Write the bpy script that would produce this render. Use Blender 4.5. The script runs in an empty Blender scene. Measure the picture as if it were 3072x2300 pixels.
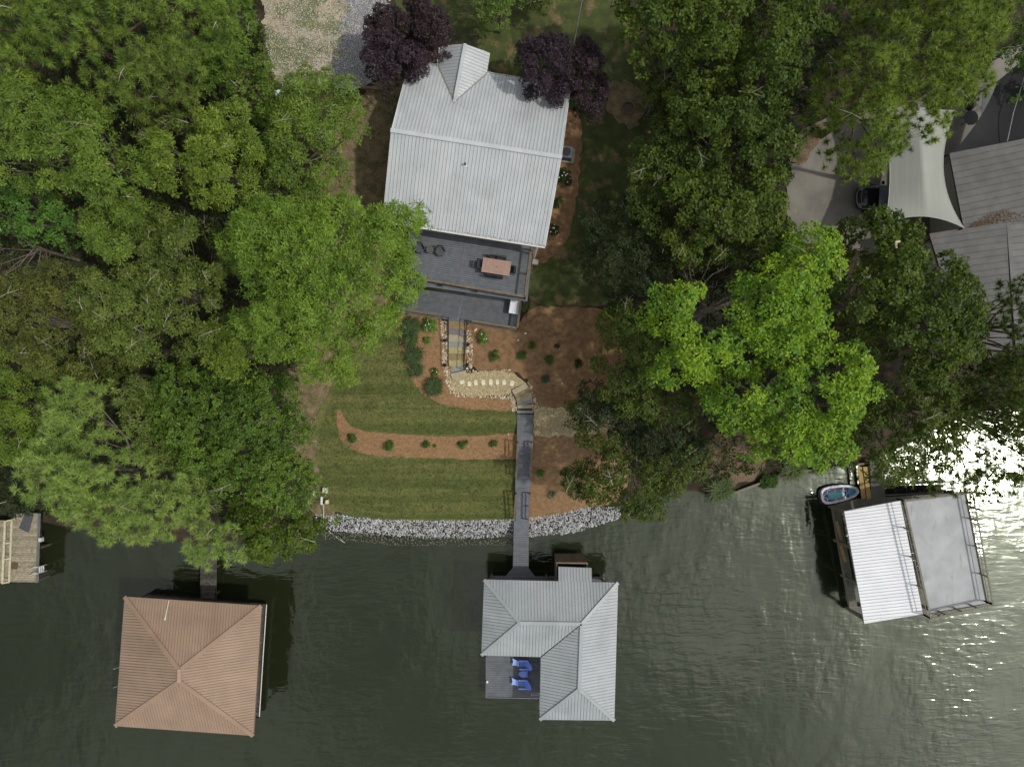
import bpy, math, random
import numpy as np
from mathutils import Vector, Matrix
from mathutils.geometry import delaunay_2d_cdt
random.seed(7); RNG = np.random.default_rng(11)
C = bpy.context.scene.collection
scene = bpy.context.scene

# ------------------------------------------------------------------ camera, world, sun, exposure
H = 56.0          # drone height above the lake
F = 2130.0        # focal length in photograph pixels (3072 wide)
cam_d = bpy.data.cameras.new('camera'); cam = bpy.data.objects.new('camera', cam_d); C.objects.link(cam)
cam.location = (0, 0, H); cam.rotation_euler = (0, 0, 0)
cam_d.sensor_width = 36; cam_d.lens = 36*F/3072; cam_d.clip_start = 0.5; cam_d.clip_end = 900
scene.camera = cam
SUN_EL, SUN_AZ = math.radians(57), math.radians(-9)
world = bpy.data.worlds.new('World'); scene.world = world; world.use_nodes = True
nt = world.node_tree; nt.nodes.clear()
o_ = nt.nodes.new('ShaderNodeOutputWorld'); bg = nt.nodes.new('ShaderNodeBackground')
sky = nt.nodes.new('ShaderNodeTexSky'); sky.sky_type = 'NISHITA'; sky.sun_disc = False
sky.sun_elevation = SUN_EL; sky.sun_rotation = math.radians(90) - SUN_AZ
sky.air_density = 1.0; sky.dust_density = 1.2
bw = nt.nodes.new('ShaderNodeRGBToBW'); nt.links.new(sky.outputs[0], bw.inputs[0])
mul = nt.nodes.new('ShaderNodeMath'); mul.operation = 'MULTIPLY'; mul.inputs[1].default_value = 2.15
nt.links.new(bw.outputs[0], mul.inputs[0])
tc = nt.nodes.new('ShaderNodeTexCoord'); cn = nt.nodes.new('ShaderNodeTexNoise')
cn.inputs['Scale'].default_value = 4.2; cn.inputs['Detail'].default_value = 6
nt.links.new(tc.outputs['Generated'], cn.inputs['Vector'])
cr = nt.nodes.new('ShaderNodeMapRange'); cr.inputs[1].default_value = .40; cr.inputs[2].default_value = .60
cr.inputs[3].default_value = 1.15; cr.inputs[4].default_value = 2.75   # cloud brightness against clear sky
nt.links.new(cn.outputs[0], cr.inputs[0]); nt.links.new(cr.outputs[0], mul.inputs[1])
mx = nt.nodes.new('ShaderNodeMix'); mx.data_type = 'RGBA'
mx.inputs[0].default_value = .82; nt.links.new(sky.outputs[0], mx.inputs[6]); nt.links.new(mul.outputs[0], mx.inputs[7])
nt.links.new(mx.outputs[2], bg.inputs['Color']); bg.inputs['Strength'].default_value = 0.12
nt.links.new(bg.outputs[0], o_.inputs[0])
sd = bpy.data.lights.new('sun', 'SUN'); sd.energy = 1.95; sd.angle = math.radians(1.8); sd.color = (1.0, .955, .88)
sun = bpy.data.objects.new('sun', sd); C.objects.link(sun)
svec = Vector((math.cos(SUN_EL)*math.cos(SUN_AZ), math.cos(SUN_EL)*math.sin(SUN_AZ), math.sin(SUN_EL)))
sun.rotation_euler = svec.to_track_quat('Z', 'Y').to_euler(); sun.location = svec*90
vs = scene.view_settings; vs.view_transform = 'Standard'; vs.look = 'None'; vs.gamma = 1; vs.exposure = 0.12
vs.use_curve_mapping = False

# ------------------------------------------------------------------ measuring helpers
def W(px, py, z):
    """point at height z that the photograph shows at pixel (px, py)"""
    return Vector(((px-1536)/F*(H-z), -(py-1150)/F*(H-z), z))
SH = [(-3000,1480),(-400,1520),(0,1545),(300,1600),(620,1640),(860,1600),(950,1588),(1000,1592),(1100,1603),(1200,1608),(1350,1610),(1545,1606),
      (1620,1603),(1700,1597),(1780,1575),(1870,1545),(1960,1500),(2040,1470),(2150,1485),(2230,1462),(2350,1427),(2480,1402),(2600,1388),(2700,1345),
      (2800,1290),(2950,1235),(3100,1210),(3400,1190),(6000,1100)]
SHX = np.array([(a-1536)/F*H for a, b in SH]); SHY = np.array([-(b-1150)/F*H for a, b in SH])
GS = np.array([-60,-12,-5,0,.9,1.6,6,8.2,10.2,13,16,23,33,50,90.]); GZ = np.array([-6,-3,-1.5,-.08,.45,.85,2.1,3.2,3.75,4.4,5.0,6.3,7.4,8.2,9.])
def gz(x, y):
    x = np.asarray(x, float); y = np.asarray(y, float)
    s = y-np.interp(x, SHX, SHY)
    z = 0
    for d, w in ((-.5,.25),(0,.5),(.5,.25)): z = z+w*np.interp(s+d, GS, GZ)
    return z+.05*np.sin(x*.31+y*.17)*np.clip(s/6, 0, 1)
def G(px, py, dz=0.0):
    z = 4.0
    for i in range(12):
        p = W(px, py, z); z = .5*z+.5*(float(gz(p.x, p.y))+dz)
    return W(px, py, z)
def GA(P, dz=0.0):
    P = np.asarray(P, float); z = np.full(len(P), 4.0)
    for i in range(14):
        x = (P[:,0]-1536)/F*(H-z); y = -(P[:,1]-1150)/F*(H-z); z = .5*z+.5*(gz(x, y)+dz)
    return np.stack([(P[:,0]-1536)/F*(H-z), -(P[:,1]-1150)/F*(H-z), z], 1)

# ------------------------------------------------------------------ materials
def L(r, g, b):   # sRGB 0-255 to linear
    f = lambda c: (c/255/12.92) if c/255 <= .04045 else ((c/255+.055)/1.055)**2.4
    return (f(r), f(g), f(b))
def mat(name, c1, c2=None, scale=4.0, rough=.75, metal=0.0, bump=0.0, bscale=None, spec=.4, stretch=(1,1,1), attr=False, rnd=0.0, lo=.35, hi=.65, translucent=0.0, detail=6, coat=0.0):
    m = bpy.data.materials.new(name); m.use_nodes = True; t = m.node_tree; N = t.nodes; K = t.links
    b = N['Principled BSDF']; b.inputs['Roughness'].default_value = rough; b.inputs['Metallic'].default_value = metal
    b.inputs['Specular IOR Level'].default_value = spec; b.inputs['Coat Weight'].default_value = coat
    tcn = N.new('ShaderNodeTexCoord'); mp = N.new('ShaderNodeMapping'); mp.inputs['Scale'].default_value = stretch
    K.new(tcn.outputs['Object'], mp.inputs[0])
    n = N.new('ShaderNodeTexNoise'); n.inputs['Scale'].default_value = scale; n.inputs['Detail'].default_value = detail
    K.new(mp.outputs[0], n.inputs['Vector'])
    mr = N.new('ShaderNodeMapRange'); mr.inputs[1].default_value = lo; mr.inputs[2].default_value = hi
    K.new(n.outputs[0], mr.inputs[0])
    c2 = c2 or tuple(v*.8 for v in c1)
    mix = N.new('ShaderNodeMix'); mix.data_type = 'RGBA'; K.new(mr.outputs[0], mix.inputs[0])
    mix.inputs[6].default_value = (*c2, 1); mix.inputs[7].default_value = (*c1, 1)
    out = mix.outputs[2]
    if attr:
        a = N.new('ShaderNodeAttribute'); a.attribute_name = 'col'
        mm = N.new('ShaderNodeMix'); mm.data_type = 'RGBA'; mm.blend_type = 'MULTIPLY'; mm.inputs[0].default_value = 1
        K.new(out, mm.inputs[6]); K.new(a.outputs['Color'], mm.inputs[7]); out = mm.outputs[2]
    if rnd:
        oi = N.new('ShaderNodeObjectInfo'); r2 = N.new('ShaderNodeMapRange')
        r2.inputs[3].default_value = 1-rnd; r2.inputs[4].default_value = 1+rnd; K.new(oi.outputs['Random'], r2.inputs[0])
        m3 = N.new('ShaderNodeVectorMath'); m3.operation = 'SCALE'; K.new(out, m3.inputs[0]); K.new(r2.outputs[0], m3.inputs['Scale'])
        out = m3.outputs[0]
    K.new(out, b.inputs['Base Color'])
    if bump:
        bn = N.new('ShaderNodeTexNoise'); bn.inputs['Scale'].default_value = bscale or scale*3; bn.inputs['Detail'].default_value = 5
        K.new(mp.outputs[0], bn.inputs['Vector'])
        bp = N.new('ShaderNodeBump'); bp.inputs['Strength'].default_value = 1; bp.inputs['Distance'].default_value = bump
        K.new(bn.outputs[0], bp.inputs['Height']); K.new(bp.outputs[0], b.inputs['Normal'])
    if translucent:
        tr = N.new('ShaderNodeBsdfTranslucent'); K.new(out, tr.inputs['Color'])
        ms = N.new('ShaderNodeMixShader'); ms.inputs[0].default_value = translucent
        K.new(b.outputs[0], ms.inputs[1]); K.new(tr.outputs[0], ms.inputs[2]); K.new(ms.outputs[0], N['Material Output'].inputs[0])
    m['mix'] = 1
    return m
def layered(m, col, scale, lo, hi, amount=1.0, stretch=(1,1,1), seed=0):
    """add another patchy colour over the base colour of a material"""
    t = m.node_tree; N = t.nodes; K = t.links; b = N['Principled BSDF']
    src = b.inputs['Base Color'].links[0].from_socket
    tcn = N.new('ShaderNodeTexCoord'); mp = N.new('ShaderNodeMapping'); mp.inputs['Scale'].default_value = stretch; mp.inputs['Location'].default_value = (seed, seed*.7, 0)
    K.new(tcn.outputs['Object'], mp.inputs[0])
    n = N.new('ShaderNodeTexNoise'); n.inputs['Scale'].default_value = scale; n.inputs['Detail'].default_value = 7; n.inputs['Roughness'].default_value = .6
    K.new(mp.outputs[0], n.inputs['Vector'])
    mr = N.new('ShaderNodeMapRange'); mr.inputs[1].default_value = lo; mr.inputs[2].default_value = hi; mr.inputs[4].default_value = amount
    K.new(n.outputs[0], mr.inputs[0])
    mix = N.new('ShaderNodeMix'); mix.data_type = 'RGBA'; K.new(mr.outputs[0], mix.inputs[0]); K.new(src, mix.inputs[6])
    mix.inputs[7].default_value = (*col, 1); K.new(mix.outputs[2], b.inputs['Base Color'])
    return m

# ------------------------------------------------------------------ mesh collector
WP = {}
def wp(o): return WP.get(o.name, Vector((0,0,0))) if o else Vector((0,0,0))
class MB:
    def __init__(s): s.v = []; s.f = []; s.c = []; s.col = (1,1,1)
    def add(s, vs, fs, col=None):
        o = len(s.v); s.v += [tuple(v) for v in vs]; s.f += [tuple(i+o for i in f) for f in fs]
        s.c += [col or s.col]*len(vs); return s
    def box(s, c, size, rz=0, rx=0, ry=0, col=None):
        R = Matrix.Rotation(rz, 3, 'Z') @ Matrix.Rotation(ry, 3, 'Y') @ Matrix.Rotation(rx, 3, 'X'); c = Vector(c)
        vs = [c+R @ Vector((sx*size[0]/2, sy*size[1]/2, sz*size[2]/2)) for sz in (-1,1) for sx, sy in ((-1,-1),(1,-1),(1,1),(-1,1))]
        return s.add(vs, [(3,2,1,0),(4,5,6,7),(0,1,5,4),(1,2,6,5),(2,3,7,6),(3,0,4,7)], col)
    def beam(s, p, q, w, h, up=(0,0,1), col=None, ext=0):
        p = Vector(p); q = Vector(q); d = (q-p).normalized(); p = p-d*ext; q = q+d*ext
        sd_ = d.cross(Vector(up)); sd_ = sd_.normalized() if sd_.length > 1e-4 else Vector((1,0,0)); u = sd_.cross(d).normalized()
        vs = [e+sd_*a*w/2+u*b*h/2 for e in (p, q) for a, b in ((-1,-1),(1,-1),(1,1),(-1,1))]
        return s.add(vs, [(3,2,1,0),(4,5,6,7),(0,1,5,4),(1,2,6,5),(2,3,7,6),(3,0,4,7)], col)
    def tube(s, pts, rad, n=6, col=None, cap=True):
        pts = [Vector(p) for p in pts]; rad = rad if hasattr(rad, '__len__') else [rad]*len(pts); vs = []; fs = []
        for i, p in enumerate(pts):
            d = (pts[min(i+1, len(pts)-1)]-pts[max(i-1, 0)]).normalized()
            a = d.cross(Vector((0,0,1))); a = a.normalized() if a.length > .05 else Vector((1,0,0)); b = d.cross(a)
            vs += [p+(a*math.cos(k*2*math.pi/n)+b*math.sin(k*2*math.pi/n))*rad[i] for k in range(n)]
        for i in range(len(pts)-1):
            for k in range(n): fs.append((i*n+k, i*n+(k+1) % n, (i+1)*n+(k+1) % n, (i+1)*n+k))
        if cap: fs.append(tuple(range(n-1, -1, -1))); fs.append(tuple((len(pts)-1)*n+k for k in range(n)))
        return s.add(vs, fs, col)
    def prism(s, poly, z0, z1, col=None):
        n = len(poly); vs = [(p[0], p[1], z0) for p in poly]+[(p[0], p[1], z1) for p in poly]
        area = sum(poly[i][0]*poly[(i+1) % n][1]-poly[(i+1) % n][0]*poly[i][1] for i in range(n))
        if area < 0: vs = vs[n-1::-1]+vs[:n-1:-1]
        return s.add(vs, [tuple(range(n-1, -1, -1)), tuple(range(n, 2*n))]+[(i, (i+1) % n, n+(i+1) % n, n+i) for i in range(n)], col)
    def slab(s, pts, th, col=None):       # polygon (3-D, counter-clockwise from above), thickened downwards
        n = len(pts); pts = [Vector(p) for p in pts]; lo = [p-Vector((0,0,th)) for p in pts]
        return s.add(lo+pts, [tuple(range(n-1, -1, -1)), tuple(range(n, 2*n))]+[(i, (i+1) % n, n+(i+1) % n, n+i) for i in range(n)], col)
    def rock(s, c, r, col=None, flat=.7):
        c = Vector(c); R = Matrix.Rotation(random.random()*6.28, 3, 'Z') @ Matrix.Rotation(random.uniform(-.5,.5), 3, 'X')
        k = [Vector(v) for v in ROCKV]; sx, sy = random.uniform(.75, 1.25), random.uniform(.6, 1.0)
        vs = []
        for v in k:
            w_ = v*random.uniform(.78, 1.12); vs.append(c+R @ Vector((w_.x*r*sx, w_.y*r*sy, w_.z*r*flat)))
        return s.add(vs, ROCKF, col)
    def build(s, name, m, parent=None, at=None, smooth=False, kind=None):
        at = Vector(at) if at is not None else wp(parent)
        me = bpy.data.meshes.new(name); me.from_pydata([(v[0]-at.x, v[1]-at.y, v[2]-at.z) for v in s.v], [], s.f)
        if any(c != (1,1,1) for c in s.c):
            a = me.color_attributes.new('col', 'FLOAT_COLOR', 'POINT')
            a.data.foreach_set('color', np.concatenate([np.array(s.c, np.float32), np.ones((len(s.c),1), np.float32)], 1).ravel())
        if smooth: me.shade_smooth()
        me.materials.append(m); o = bpy.data.objects.new(name, me); C.objects.link(o)
        o.location = at-wp(parent)
        if parent: o.parent = parent
        WP[o.name] = at
        if kind: o['kind'] = kind
        return o
t_ = (1+5**.5)/2
ROCKV = [Vector(v).normalized() for v in [(-1,t_,0),(1,t_,0),(-1,-t_,0),(1,-t_,0),(0,-1,t_),(0,1,t_),(0,-1,-t_),(0,1,-t_),(t_,0,-1),(t_,0,1),(-t_,0,-1),(-t_,0,1)]]
ROCKF = [(0,11,5),(0,5,1),(0,1,7),(0,7,10),(0,10,11),(1,5,9),(5,11,4),(11,10,2),(10,7,6),(7,1,8),(3,9,4),(3,4,2),(3,2,6),(3,6,8),(3,8,9),(4,9,5),(2,4,11),(6,2,10),(8,6,7),(9,8,1)]
def thing(name, label, cat, loc, group=None):
    o = bpy.data.objects.new(name, None); C.objects.link(o); o.location = loc; o.empty_display_size = .3
    o['label'] = label; o['category'] = cat
    if group: o['group'] = group
    WP[o.name] = Vector(loc); return o
def tag(o, label, cat, group=None, kind=None):
    o['label'] = label; o['category'] = cat
    if group: o['group'] = group
    if kind: o['kind'] = kind
    return o
def numesh(name, V, faces_n, m, cols=None, parent=None, at=None, kind=None):
    """fast mesh: V (n*k,3) with k = faces_n vertices per polygon"""
    at = Vector(at) if at is not None else wp(parent)
    V = np.asarray(V, np.float32)-np.array(at, np.float32); n = len(V); me = bpy.data.meshes.new(name)
    me.vertices.add(n); me.vertices.foreach_set('co', V.ravel())
    me.loops.add(n); me.loops.foreach_set('vertex_index', np.arange(n, dtype=np.int32))
    p = n//faces_n; me.polygons.add(p); me.polygons.foreach_set('loop_start', np.arange(0, n, faces_n, dtype=np.int32))
    me.polygons.foreach_set('loop_total', np.full(p, faces_n, np.int32))
    me.update(calc_edges=True)
    if cols is not None:
        a = me.color_attributes.new('col', 'BYTE_COLOR', 'POINT')
        cc = np.concatenate([np.repeat(np.asarray(cols, np.float32), faces_n, 0), np.ones((n,1), np.float32)], 1)
        a.data.foreach_set('color', cc.ravel())
    me.materials.append(m); o = bpy.data.objects.new(name, me); C.objects.link(o); o.location = at-wp(parent)
    if parent: o.parent = parent
    WP[o.name] = at
    if kind: o['kind'] = kind
    return o

# strips of a planar polygon (roof panels, deck boards)
def clip(poly, k, lim, keep_greater):
    out = []
    for i in range(len(poly)):
        a, b = poly[i], poly[(i+1) % len(poly)]
        ia = (a[k] >= lim) if keep_greater else (a[k] <= lim); ib = (b[k] >= lim) if keep_greater else (b[k] <= lim)
        if ia: out.append(a)
        if ia != ib:
            f = (lim-a[k])/(b[k]-a[k]); out.append((a[0]+f*(b[0]-a[0]), a[1]+f*(b[1]-a[1])))
    return out
def newell(pts):
    n = Vector((0,0,0))
    for i in range(len(pts)):
        a, b = pts[i], pts[(i+1) % len(pts)]
        n += Vector(((a.y-b.y)*(a.z+b.z), (a.z-b.z)*(a.x+b.x), (a.x-b.x)*(a.y+b.y)))
    return n.normalized()
def strips(pts, along, w, gap, th, rib=0.0, lift=0.0, jitter=0.0):
    pts = [Vector(p) for p in pts]; n = newell(pts)
    if n.z < 0: n = -n; pts.reverse()
    o = sum(pts, Vector((0,0,0)))/len(pts); a = Vector(along); a = (a-n*a.dot(n)).normalized(); u = a.cross(n).normalized()
    p2 = [((p-o).dot(u), (p-o).dot(a)) for p in pts]
    s0, s1 = min(p[0] for p in p2), max(p[0] for p in p2); k = max(1, round((s1-s0)/w)); w = (s1-s0)/k
    for i in range(k):
        q = clip(clip(p2, 0, s0+i*w+gap/2, True), 0, s0+(i+1)*w-gap/2, False)
        if len(q) < 3: continue
        ar = abs(sum(q[j][0]*q[(j+1) % len(q)][1]-q[(j+1) % len(q)][0]*q[j][1] for j in range(len(q)))/2)
        if ar < .004: continue
        jz = random.uniform(-jitter, jitter); m = MB(); top = [o+u*x+a*y+n*(lift+jz) for x, y in q]; nn = len(top)
        if newell(top).dot(n) < 0: top.reverse()
        lo = [p-n*th for p in top]
        m.add(lo+top, [tuple(range(nn-1, -1, -1)), tuple(range(nn, 2*nn))]+[(j, (j+1) % nn, nn+(j+1) % nn, nn+j) for j in range(nn)])
        if rib:
            x = s0+i*w+gap/2+.02; ys = []
            for j in range(len(q)):
                A, B = q[j], q[(j+1) % len(q)]
                if (A[0]-x)*(B[0]-x) < 0: ys.append(A[1]+(x-A[0])/(B[0]-A[0])*(B[1]-A[1]))
            if len(ys) >= 2:
                m.beam(o+u*x+a*min(ys)+n*(lift+rib/2), o+u*x+a*max(ys)+n*(lift+rib/2), .024, rib, up=n)
        yield m
def roof_face(parent, pts, along, w, m, rib=.045, name='roof_panel'):
    base = MB(); P = [Vector(p) for p in pts]
    if newell(P).z < 0: P.reverse()
    nn_ = newell(P); cc0 = sum(P, Vector((0,0,0)))/len(P); P = [p-nn_*((p-cc0).dot(nn_)) for p in P]
    base.slab([p-Vector((0,0,.02)) for p in P], .05)
    base.build('roof_deck', M['under'], parent)
    for s in strips(pts, along, w, .014, .012, rib*.48, .015): s.build(name, m, parent)
def deck(parent, pts, along, w, m, th=.035, name='deck_boards', gap=.012, tint=.12, cols=None):
    j = MB()
    for s in strips(pts, along, w, gap, th, jitter=.002):
        k = random.uniform(1-tint, 1+tint); c = (k, k, k) if cols is None else tuple(v*k for v in random.choice(cols))
        j.add(s.v, s.f, c)
    o = j.build(name, m, parent); o['kind'] = 'stuff'; return o
def capbar(parent, p, q, w, m, h=.05, dz=.05, name='ridge_cap'):
    return MB().beam(Vector(p)+Vector((0,0,dz)), Vector(q)+Vector((0,0,dz)), w, h).build(name, m, parent)

M = {}
M['under'] = mat('dark_underlay', (.035,.03,.028), rough=.9)
M['roof_grey'] = mat('pale_grey_painted_metal', L(182,186,187), L(172,177,179), .8, .5, .0, spec=.5, rnd=.03)
M['roof_grey2'] = mat('grey_painted_metal', L(158,163,165), L(149,155,157), .8, .5, .0, spec=.5, rnd=.03)
M['roof_brown'] = mat('tan_brown_painted_metal', L(152,129,109), L(142,120,101), .7, .45, .0, spec=.4, rnd=.035)
for k_, c_ in (('roof_grey', L(150,152,150)), ('roof_grey2', L(128,132,132)), ('roof_brown', L(134,110,88))):
    layered(M[k_], c_, .55, .5, .72, .5, stretch=(1,.6,1), seed=3); layered(M[k_], tuple(v*.7 for v in c_), 3.2, .66, .74, .55, seed=9)
M['roof_white'] = mat('white_painted_metal', (.82,.83,.85), (.76,.77,.8), .8, .3, .0, spec=.6, rnd=.02)
M['roof_dull'] = layered(mat('weathered_galvanised_metal', L(90,90,88), L(76,76,74), 1.4, .6, .0, spec=.5, rnd=.05), L(80,78,72), 3, .5, .75, .5)
M['white'] = mat('white_paint', (.72,.72,.7), (.6,.6,.57), 6, .5)
M['siding'] = mat('pale_siding', L(186,184,174), L(170,168,160), 3, .7)
M['deck'] = mat('grey_composite_boards', L(101,105,110), L(88,92,97), 2.5, .65, bump=.002, bscale=60, attr=True, stretch=(1,1,1))
M['deck2'] = mat('slate_composite_boards', L(106,110,116), L(94,98,104), 2.5, .6, bump=.002, bscale=60, attr=True)
M['tread'] = mat('slate_tread_boards', L(104,107,115), L(92,95,102), 3, .6, rnd=.07)
M['wood'] = layered(mat('weathered_brown_lumber', L(122,108,90), L(96,84,70), 9, .85, bump=.003, stretch=(1,1,1), rnd=.1), L(74,60,46), 18, .52, .7, .7)
M['woodpale'] = mat('pale_new_lumber', L(176,150,98), L(150,124,76), 8, .8, rnd=.08)
M['olddeck'] = layered(mat('old_silver_boards', L(158,148,126), L(128,120,102), 5, .85, attr=True), L(95,92,80), 4, .5, .75, .6, seed=3)
M['darkdeck'] = layered(mat('dark_mossy_boards', L(84,80,72), L(56,53,47), 6, .9, attr=True), L(128,124,112), 30, .6, .72, .7)
M['pile'] = mat('treated_round_piles', L(92,80,62), L(66,56,42), 6, .9)
M['black'] = mat('black_metal', (.012,.012,.013), rough=.4, spec=.5)
M['darkplastic'] = mat('charcoal_wicker', L(52,54,58), L(38,40,44), 40, .7)
M['gwicker'] = mat('grey_wicker', L(82,86,88), L(58,62,64), 50, .75)
M['steel'] = mat('galvanised_steel', L(165,168,170), L(140,142,145), 9, .35, .7)
M['bark'] = mat('grey_bark', L(118,110,98), L(84,76,66), 8, .9, bump=.01, bscale=14, stretch=(1,1,.3))
M['twig'] = mat('pale_dead_twig', L(176,168,154), L(140,132,120), 8, .9)
M['pinebark'] = mat('brown_pine_bark', L(112,92,76), L(74,60,50), 8, .9, bump=.015, bscale=12, stretch=(1,1,.4))
M['leaf'] = mat('leaf', (1,1,1), (.84,.87,.8), .6, .5, spec=.22, attr=True, translucent=.3)
M['needle'] = mat('needle', (1,1,1), (.85,.88,.85), .6, .5, spec=.3, attr=True, translucent=.2)
M['purple'] = mat('purple_leaf', (1,1,1), (.8,.8,.85), .6, .5, spec=.3, attr=True, translucent=.12)
M['riprap'] = mat('pale_limestone', L(190,191,190), L(150,152,155), 5, .85, attr=True)
M['cobble'] = mat('river_cobble', L(214,206,188), L(172,162,144), 5, .8, attr=True)
M['pebble'] = mat('pea_gravel', (1,1,1), (.75,.72,.68), 9, .85, attr=True)
M['concrete'] = mat('concrete', L(150,146,138), L(128,124,116), 2, .85)
# ------------------------------------------------------------------ terrain, water, ground sheets
g = mat('forest_floor', L(66,54,40), L(40,34,26), 1.2, .95, bump=.03, bscale=9)
layered(g, L(92,72,52), 14, .55, .72, .7); layered(g, L(48,50,30), 1.1, .52, .66, .7, seed=5)
gx = np.concatenate([np.linspace(-320,-52,14)[:-1], np.arange(-52,52.01,.5), np.linspace(52,320,14)[1:]])
gy = np.concatenate([np.linspace(-320,-42,12)[:-1], np.arange(-42,42.01,.5), np.linspace(42,320,14)[1:]])
X, Y = np.meshgrid(gx, gy); Z = gz(X, Y)
V = np.stack([X, Y, Z], 2).reshape(-1, 3); nx, ny = len(gx), len(gy)
idx = np.arange(nx*ny).reshape(ny, nx)
Q = np.stack([idx[:-1,:-1], idx[:-1,1:], idx[1:,1:], idx[1:,:-1]], 2).reshape(-1, 4)
me = bpy.data.meshes.new('ground'); me.from_pydata(V.tolist(), [], Q.tolist()); me.shade_smooth(); me.materials.append(g)
o = bpy.data.objects.new('ground', me); C.objects.link(o); o['kind'] = 'structure'

w = bpy.data.materials.new('lake_water'); w.use_nodes = True; t = w.node_tree; N = t.nodes; K = t.links; b = N['Principled BSDF']
b.inputs['Base Color'].default_value = (.013,.017,.007,1); b.inputs['Roughness'].default_value = .12; b.inputs['IOR'].default_value = 1.80; b.inputs['Specular Tint'].default_value = (.93,1,.80,1)
tcn = N.new('ShaderNodeTexCoord')
def wave(scale, st, rot, detail=3, dist=0.0):
    mp = N.new('ShaderNodeMapping'); mp.inputs['Scale'].default_value = st; mp.inputs['Rotation'].default_value = (0,0,rot)
    K.new(tcn.outputs['Object'], mp.inputs[0]); n = N.new('ShaderNodeTexNoise'); n.inputs['Scale'].default_value = scale
    n.inputs['Detail'].default_value = detail; n.inputs['Distortion'].default_value = dist; K.new(mp.outputs[0], n.inputs['Vector']); return n.outputs[0]
def math2(op, a, b_):
    m_ = N.new('ShaderNodeMath'); m_.operation = op
    for i, v in enumerate((a, b_)):
        if isinstance(v, (int, float)): m_.inputs[i].default_value = v
        else: K.new(v, m_.inputs[i])
    return m_.outputs[0]
w1 = wave(.9, (1, .5, 1), .35, 2.2, .2); w2 = wave(1.8, (.4, 1.5, 1), .1, 2, .5); w3 = wave(.16, (1,1,1), 0, 2)
amp = N.new('ShaderNodeMapRange'); K.new(w3, amp.inputs[0]); amp.inputs[1].default_value = .38; amp.inputs[2].default_value = .62
amp.inputs[3].default_value = .25; amp.inputs[4].default_value = 1.0
hsum = math2('ADD', math2('MULTIPLY', w1, 1.0), math2('MULTIPLY', w2, .6))
hh = math2('MULTIPLY', hsum, amp.outputs[0])
bp = N.new('ShaderNodeBump'); bp.inputs['Strength'].default_value = 1; bp.inputs['Distance'].default_value = .062
K.new(hh, bp.inputs['Height']); K.new(bp.outputs[0], b.inputs['Normal'])
wo = MB(); wo.add([(-320,-320,0),(320,-320,0),(320,60,0),(-320,60,0)], [(0,1,2,3)]); wo = wo.build('lake_water', w); wo['kind'] = 'structure'

def rough_poly(P, amp=4, step=14, seed=0):
    r = random.Random(seed); out = []
    for i in range(len(P)):
        a, b_ = P[i], P[(i+1) % len(P)]; d = math.hypot(b_[0]-a[0], b_[1]-a[1]); n = max(1, int(d/step))
        for k in range(n):
            f = k/n; out.append((a[0]+(b_[0]-a[0])*f+r.uniform(-amp, amp), a[1]+(b_[1]-a[1])*f+r.uniform(-amp, amp)))
    return out
def smooth_poly(P, it=2):
    for _ in range(it):
        Q = []
        for i in range(len(P)):
            a, b_ = P[i], P[(i+1) % len(P)]; Q += [(.75*a[0]+.25*b_[0], .75*a[1]+.25*b_[1]), (.25*a[0]+.75*b_[0], .25*a[1]+.75*b_[1])]
        P = Q
    return P
def inside(P, pts):
    P = np.asarray(P, float); pts = np.asarray(pts, float); r = np.zeros(len(pts), bool); j = len(P)-1
    for i in range(len(P)):
        xi, yi = P[i]; xj, yj = P[j]
        c = ((yi > pts[:,1]) != (yj > pts[:,1])) & (pts[:,0] < (xj-xi)*(pts[:,1]-yi)/(yj-yi+1e-12)+xi); r ^= c; j = i
    return r
def edge_dist(P, pts):
    P = np.asarray(P, float); pts = np.asarray(pts, float); d = np.full(len(pts), 1e9)
    for i in range(len(P)):
        a = P[i]; b_ = P[(i+1) % len(P)]; ab = b_-a; t_ = np.clip(((pts-a)@ab)/(ab@ab+1e-12), 0, 1)
        d = np.minimum(d, np.linalg.norm(pts-(a+t_[:,None]*ab), axis=1))
    return d
def sheet(name, P, m, lift, amp=4, sm=1, seed=1, label=None):
    P = rough_poly(smooth_poly(P, sm) if sm else P, amp, 12, seed) if amp else P
    B = GA(P)[:, :2]; x0, y0 = B.min(0); x1, y1 = B.max(0)
    gx_, gy_ = np.meshgrid(np.arange(x0, x1, .5), np.arange(y0, y1, .5)); pts = np.stack([gx_.ravel(), gy_.ravel()], 1)
    pts = pts[inside(B, pts) & (edge_dist(B, pts) > .12)] if len(pts) else pts
    allp = [Vector(p) for p in B]+[Vector(p) for p in pts]; n = len(B)
    r = delaunay_2d_cdt(allp, [(i, (i+1) % n) for i in range(n)], [], 1, 1e-5)
    v = np.array([(p.x, p.y) for p in r[0]]); z = gz(v[:,0], v[:,1])+lift
    me = bpy.data.meshes.new(name); me.from_pydata(np.column_stack([v, z]).tolist(), [], [tuple(f) for f in r[2]])
    if me.polygons and me.polygons[0].normal.z < 0: me.flip_normals()
    me.shade_smooth(); me.materials.append(m); o = bpy.data.objects.new(name, me); C.objects.link(o); o['kind'] = 'structure'; return o

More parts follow.
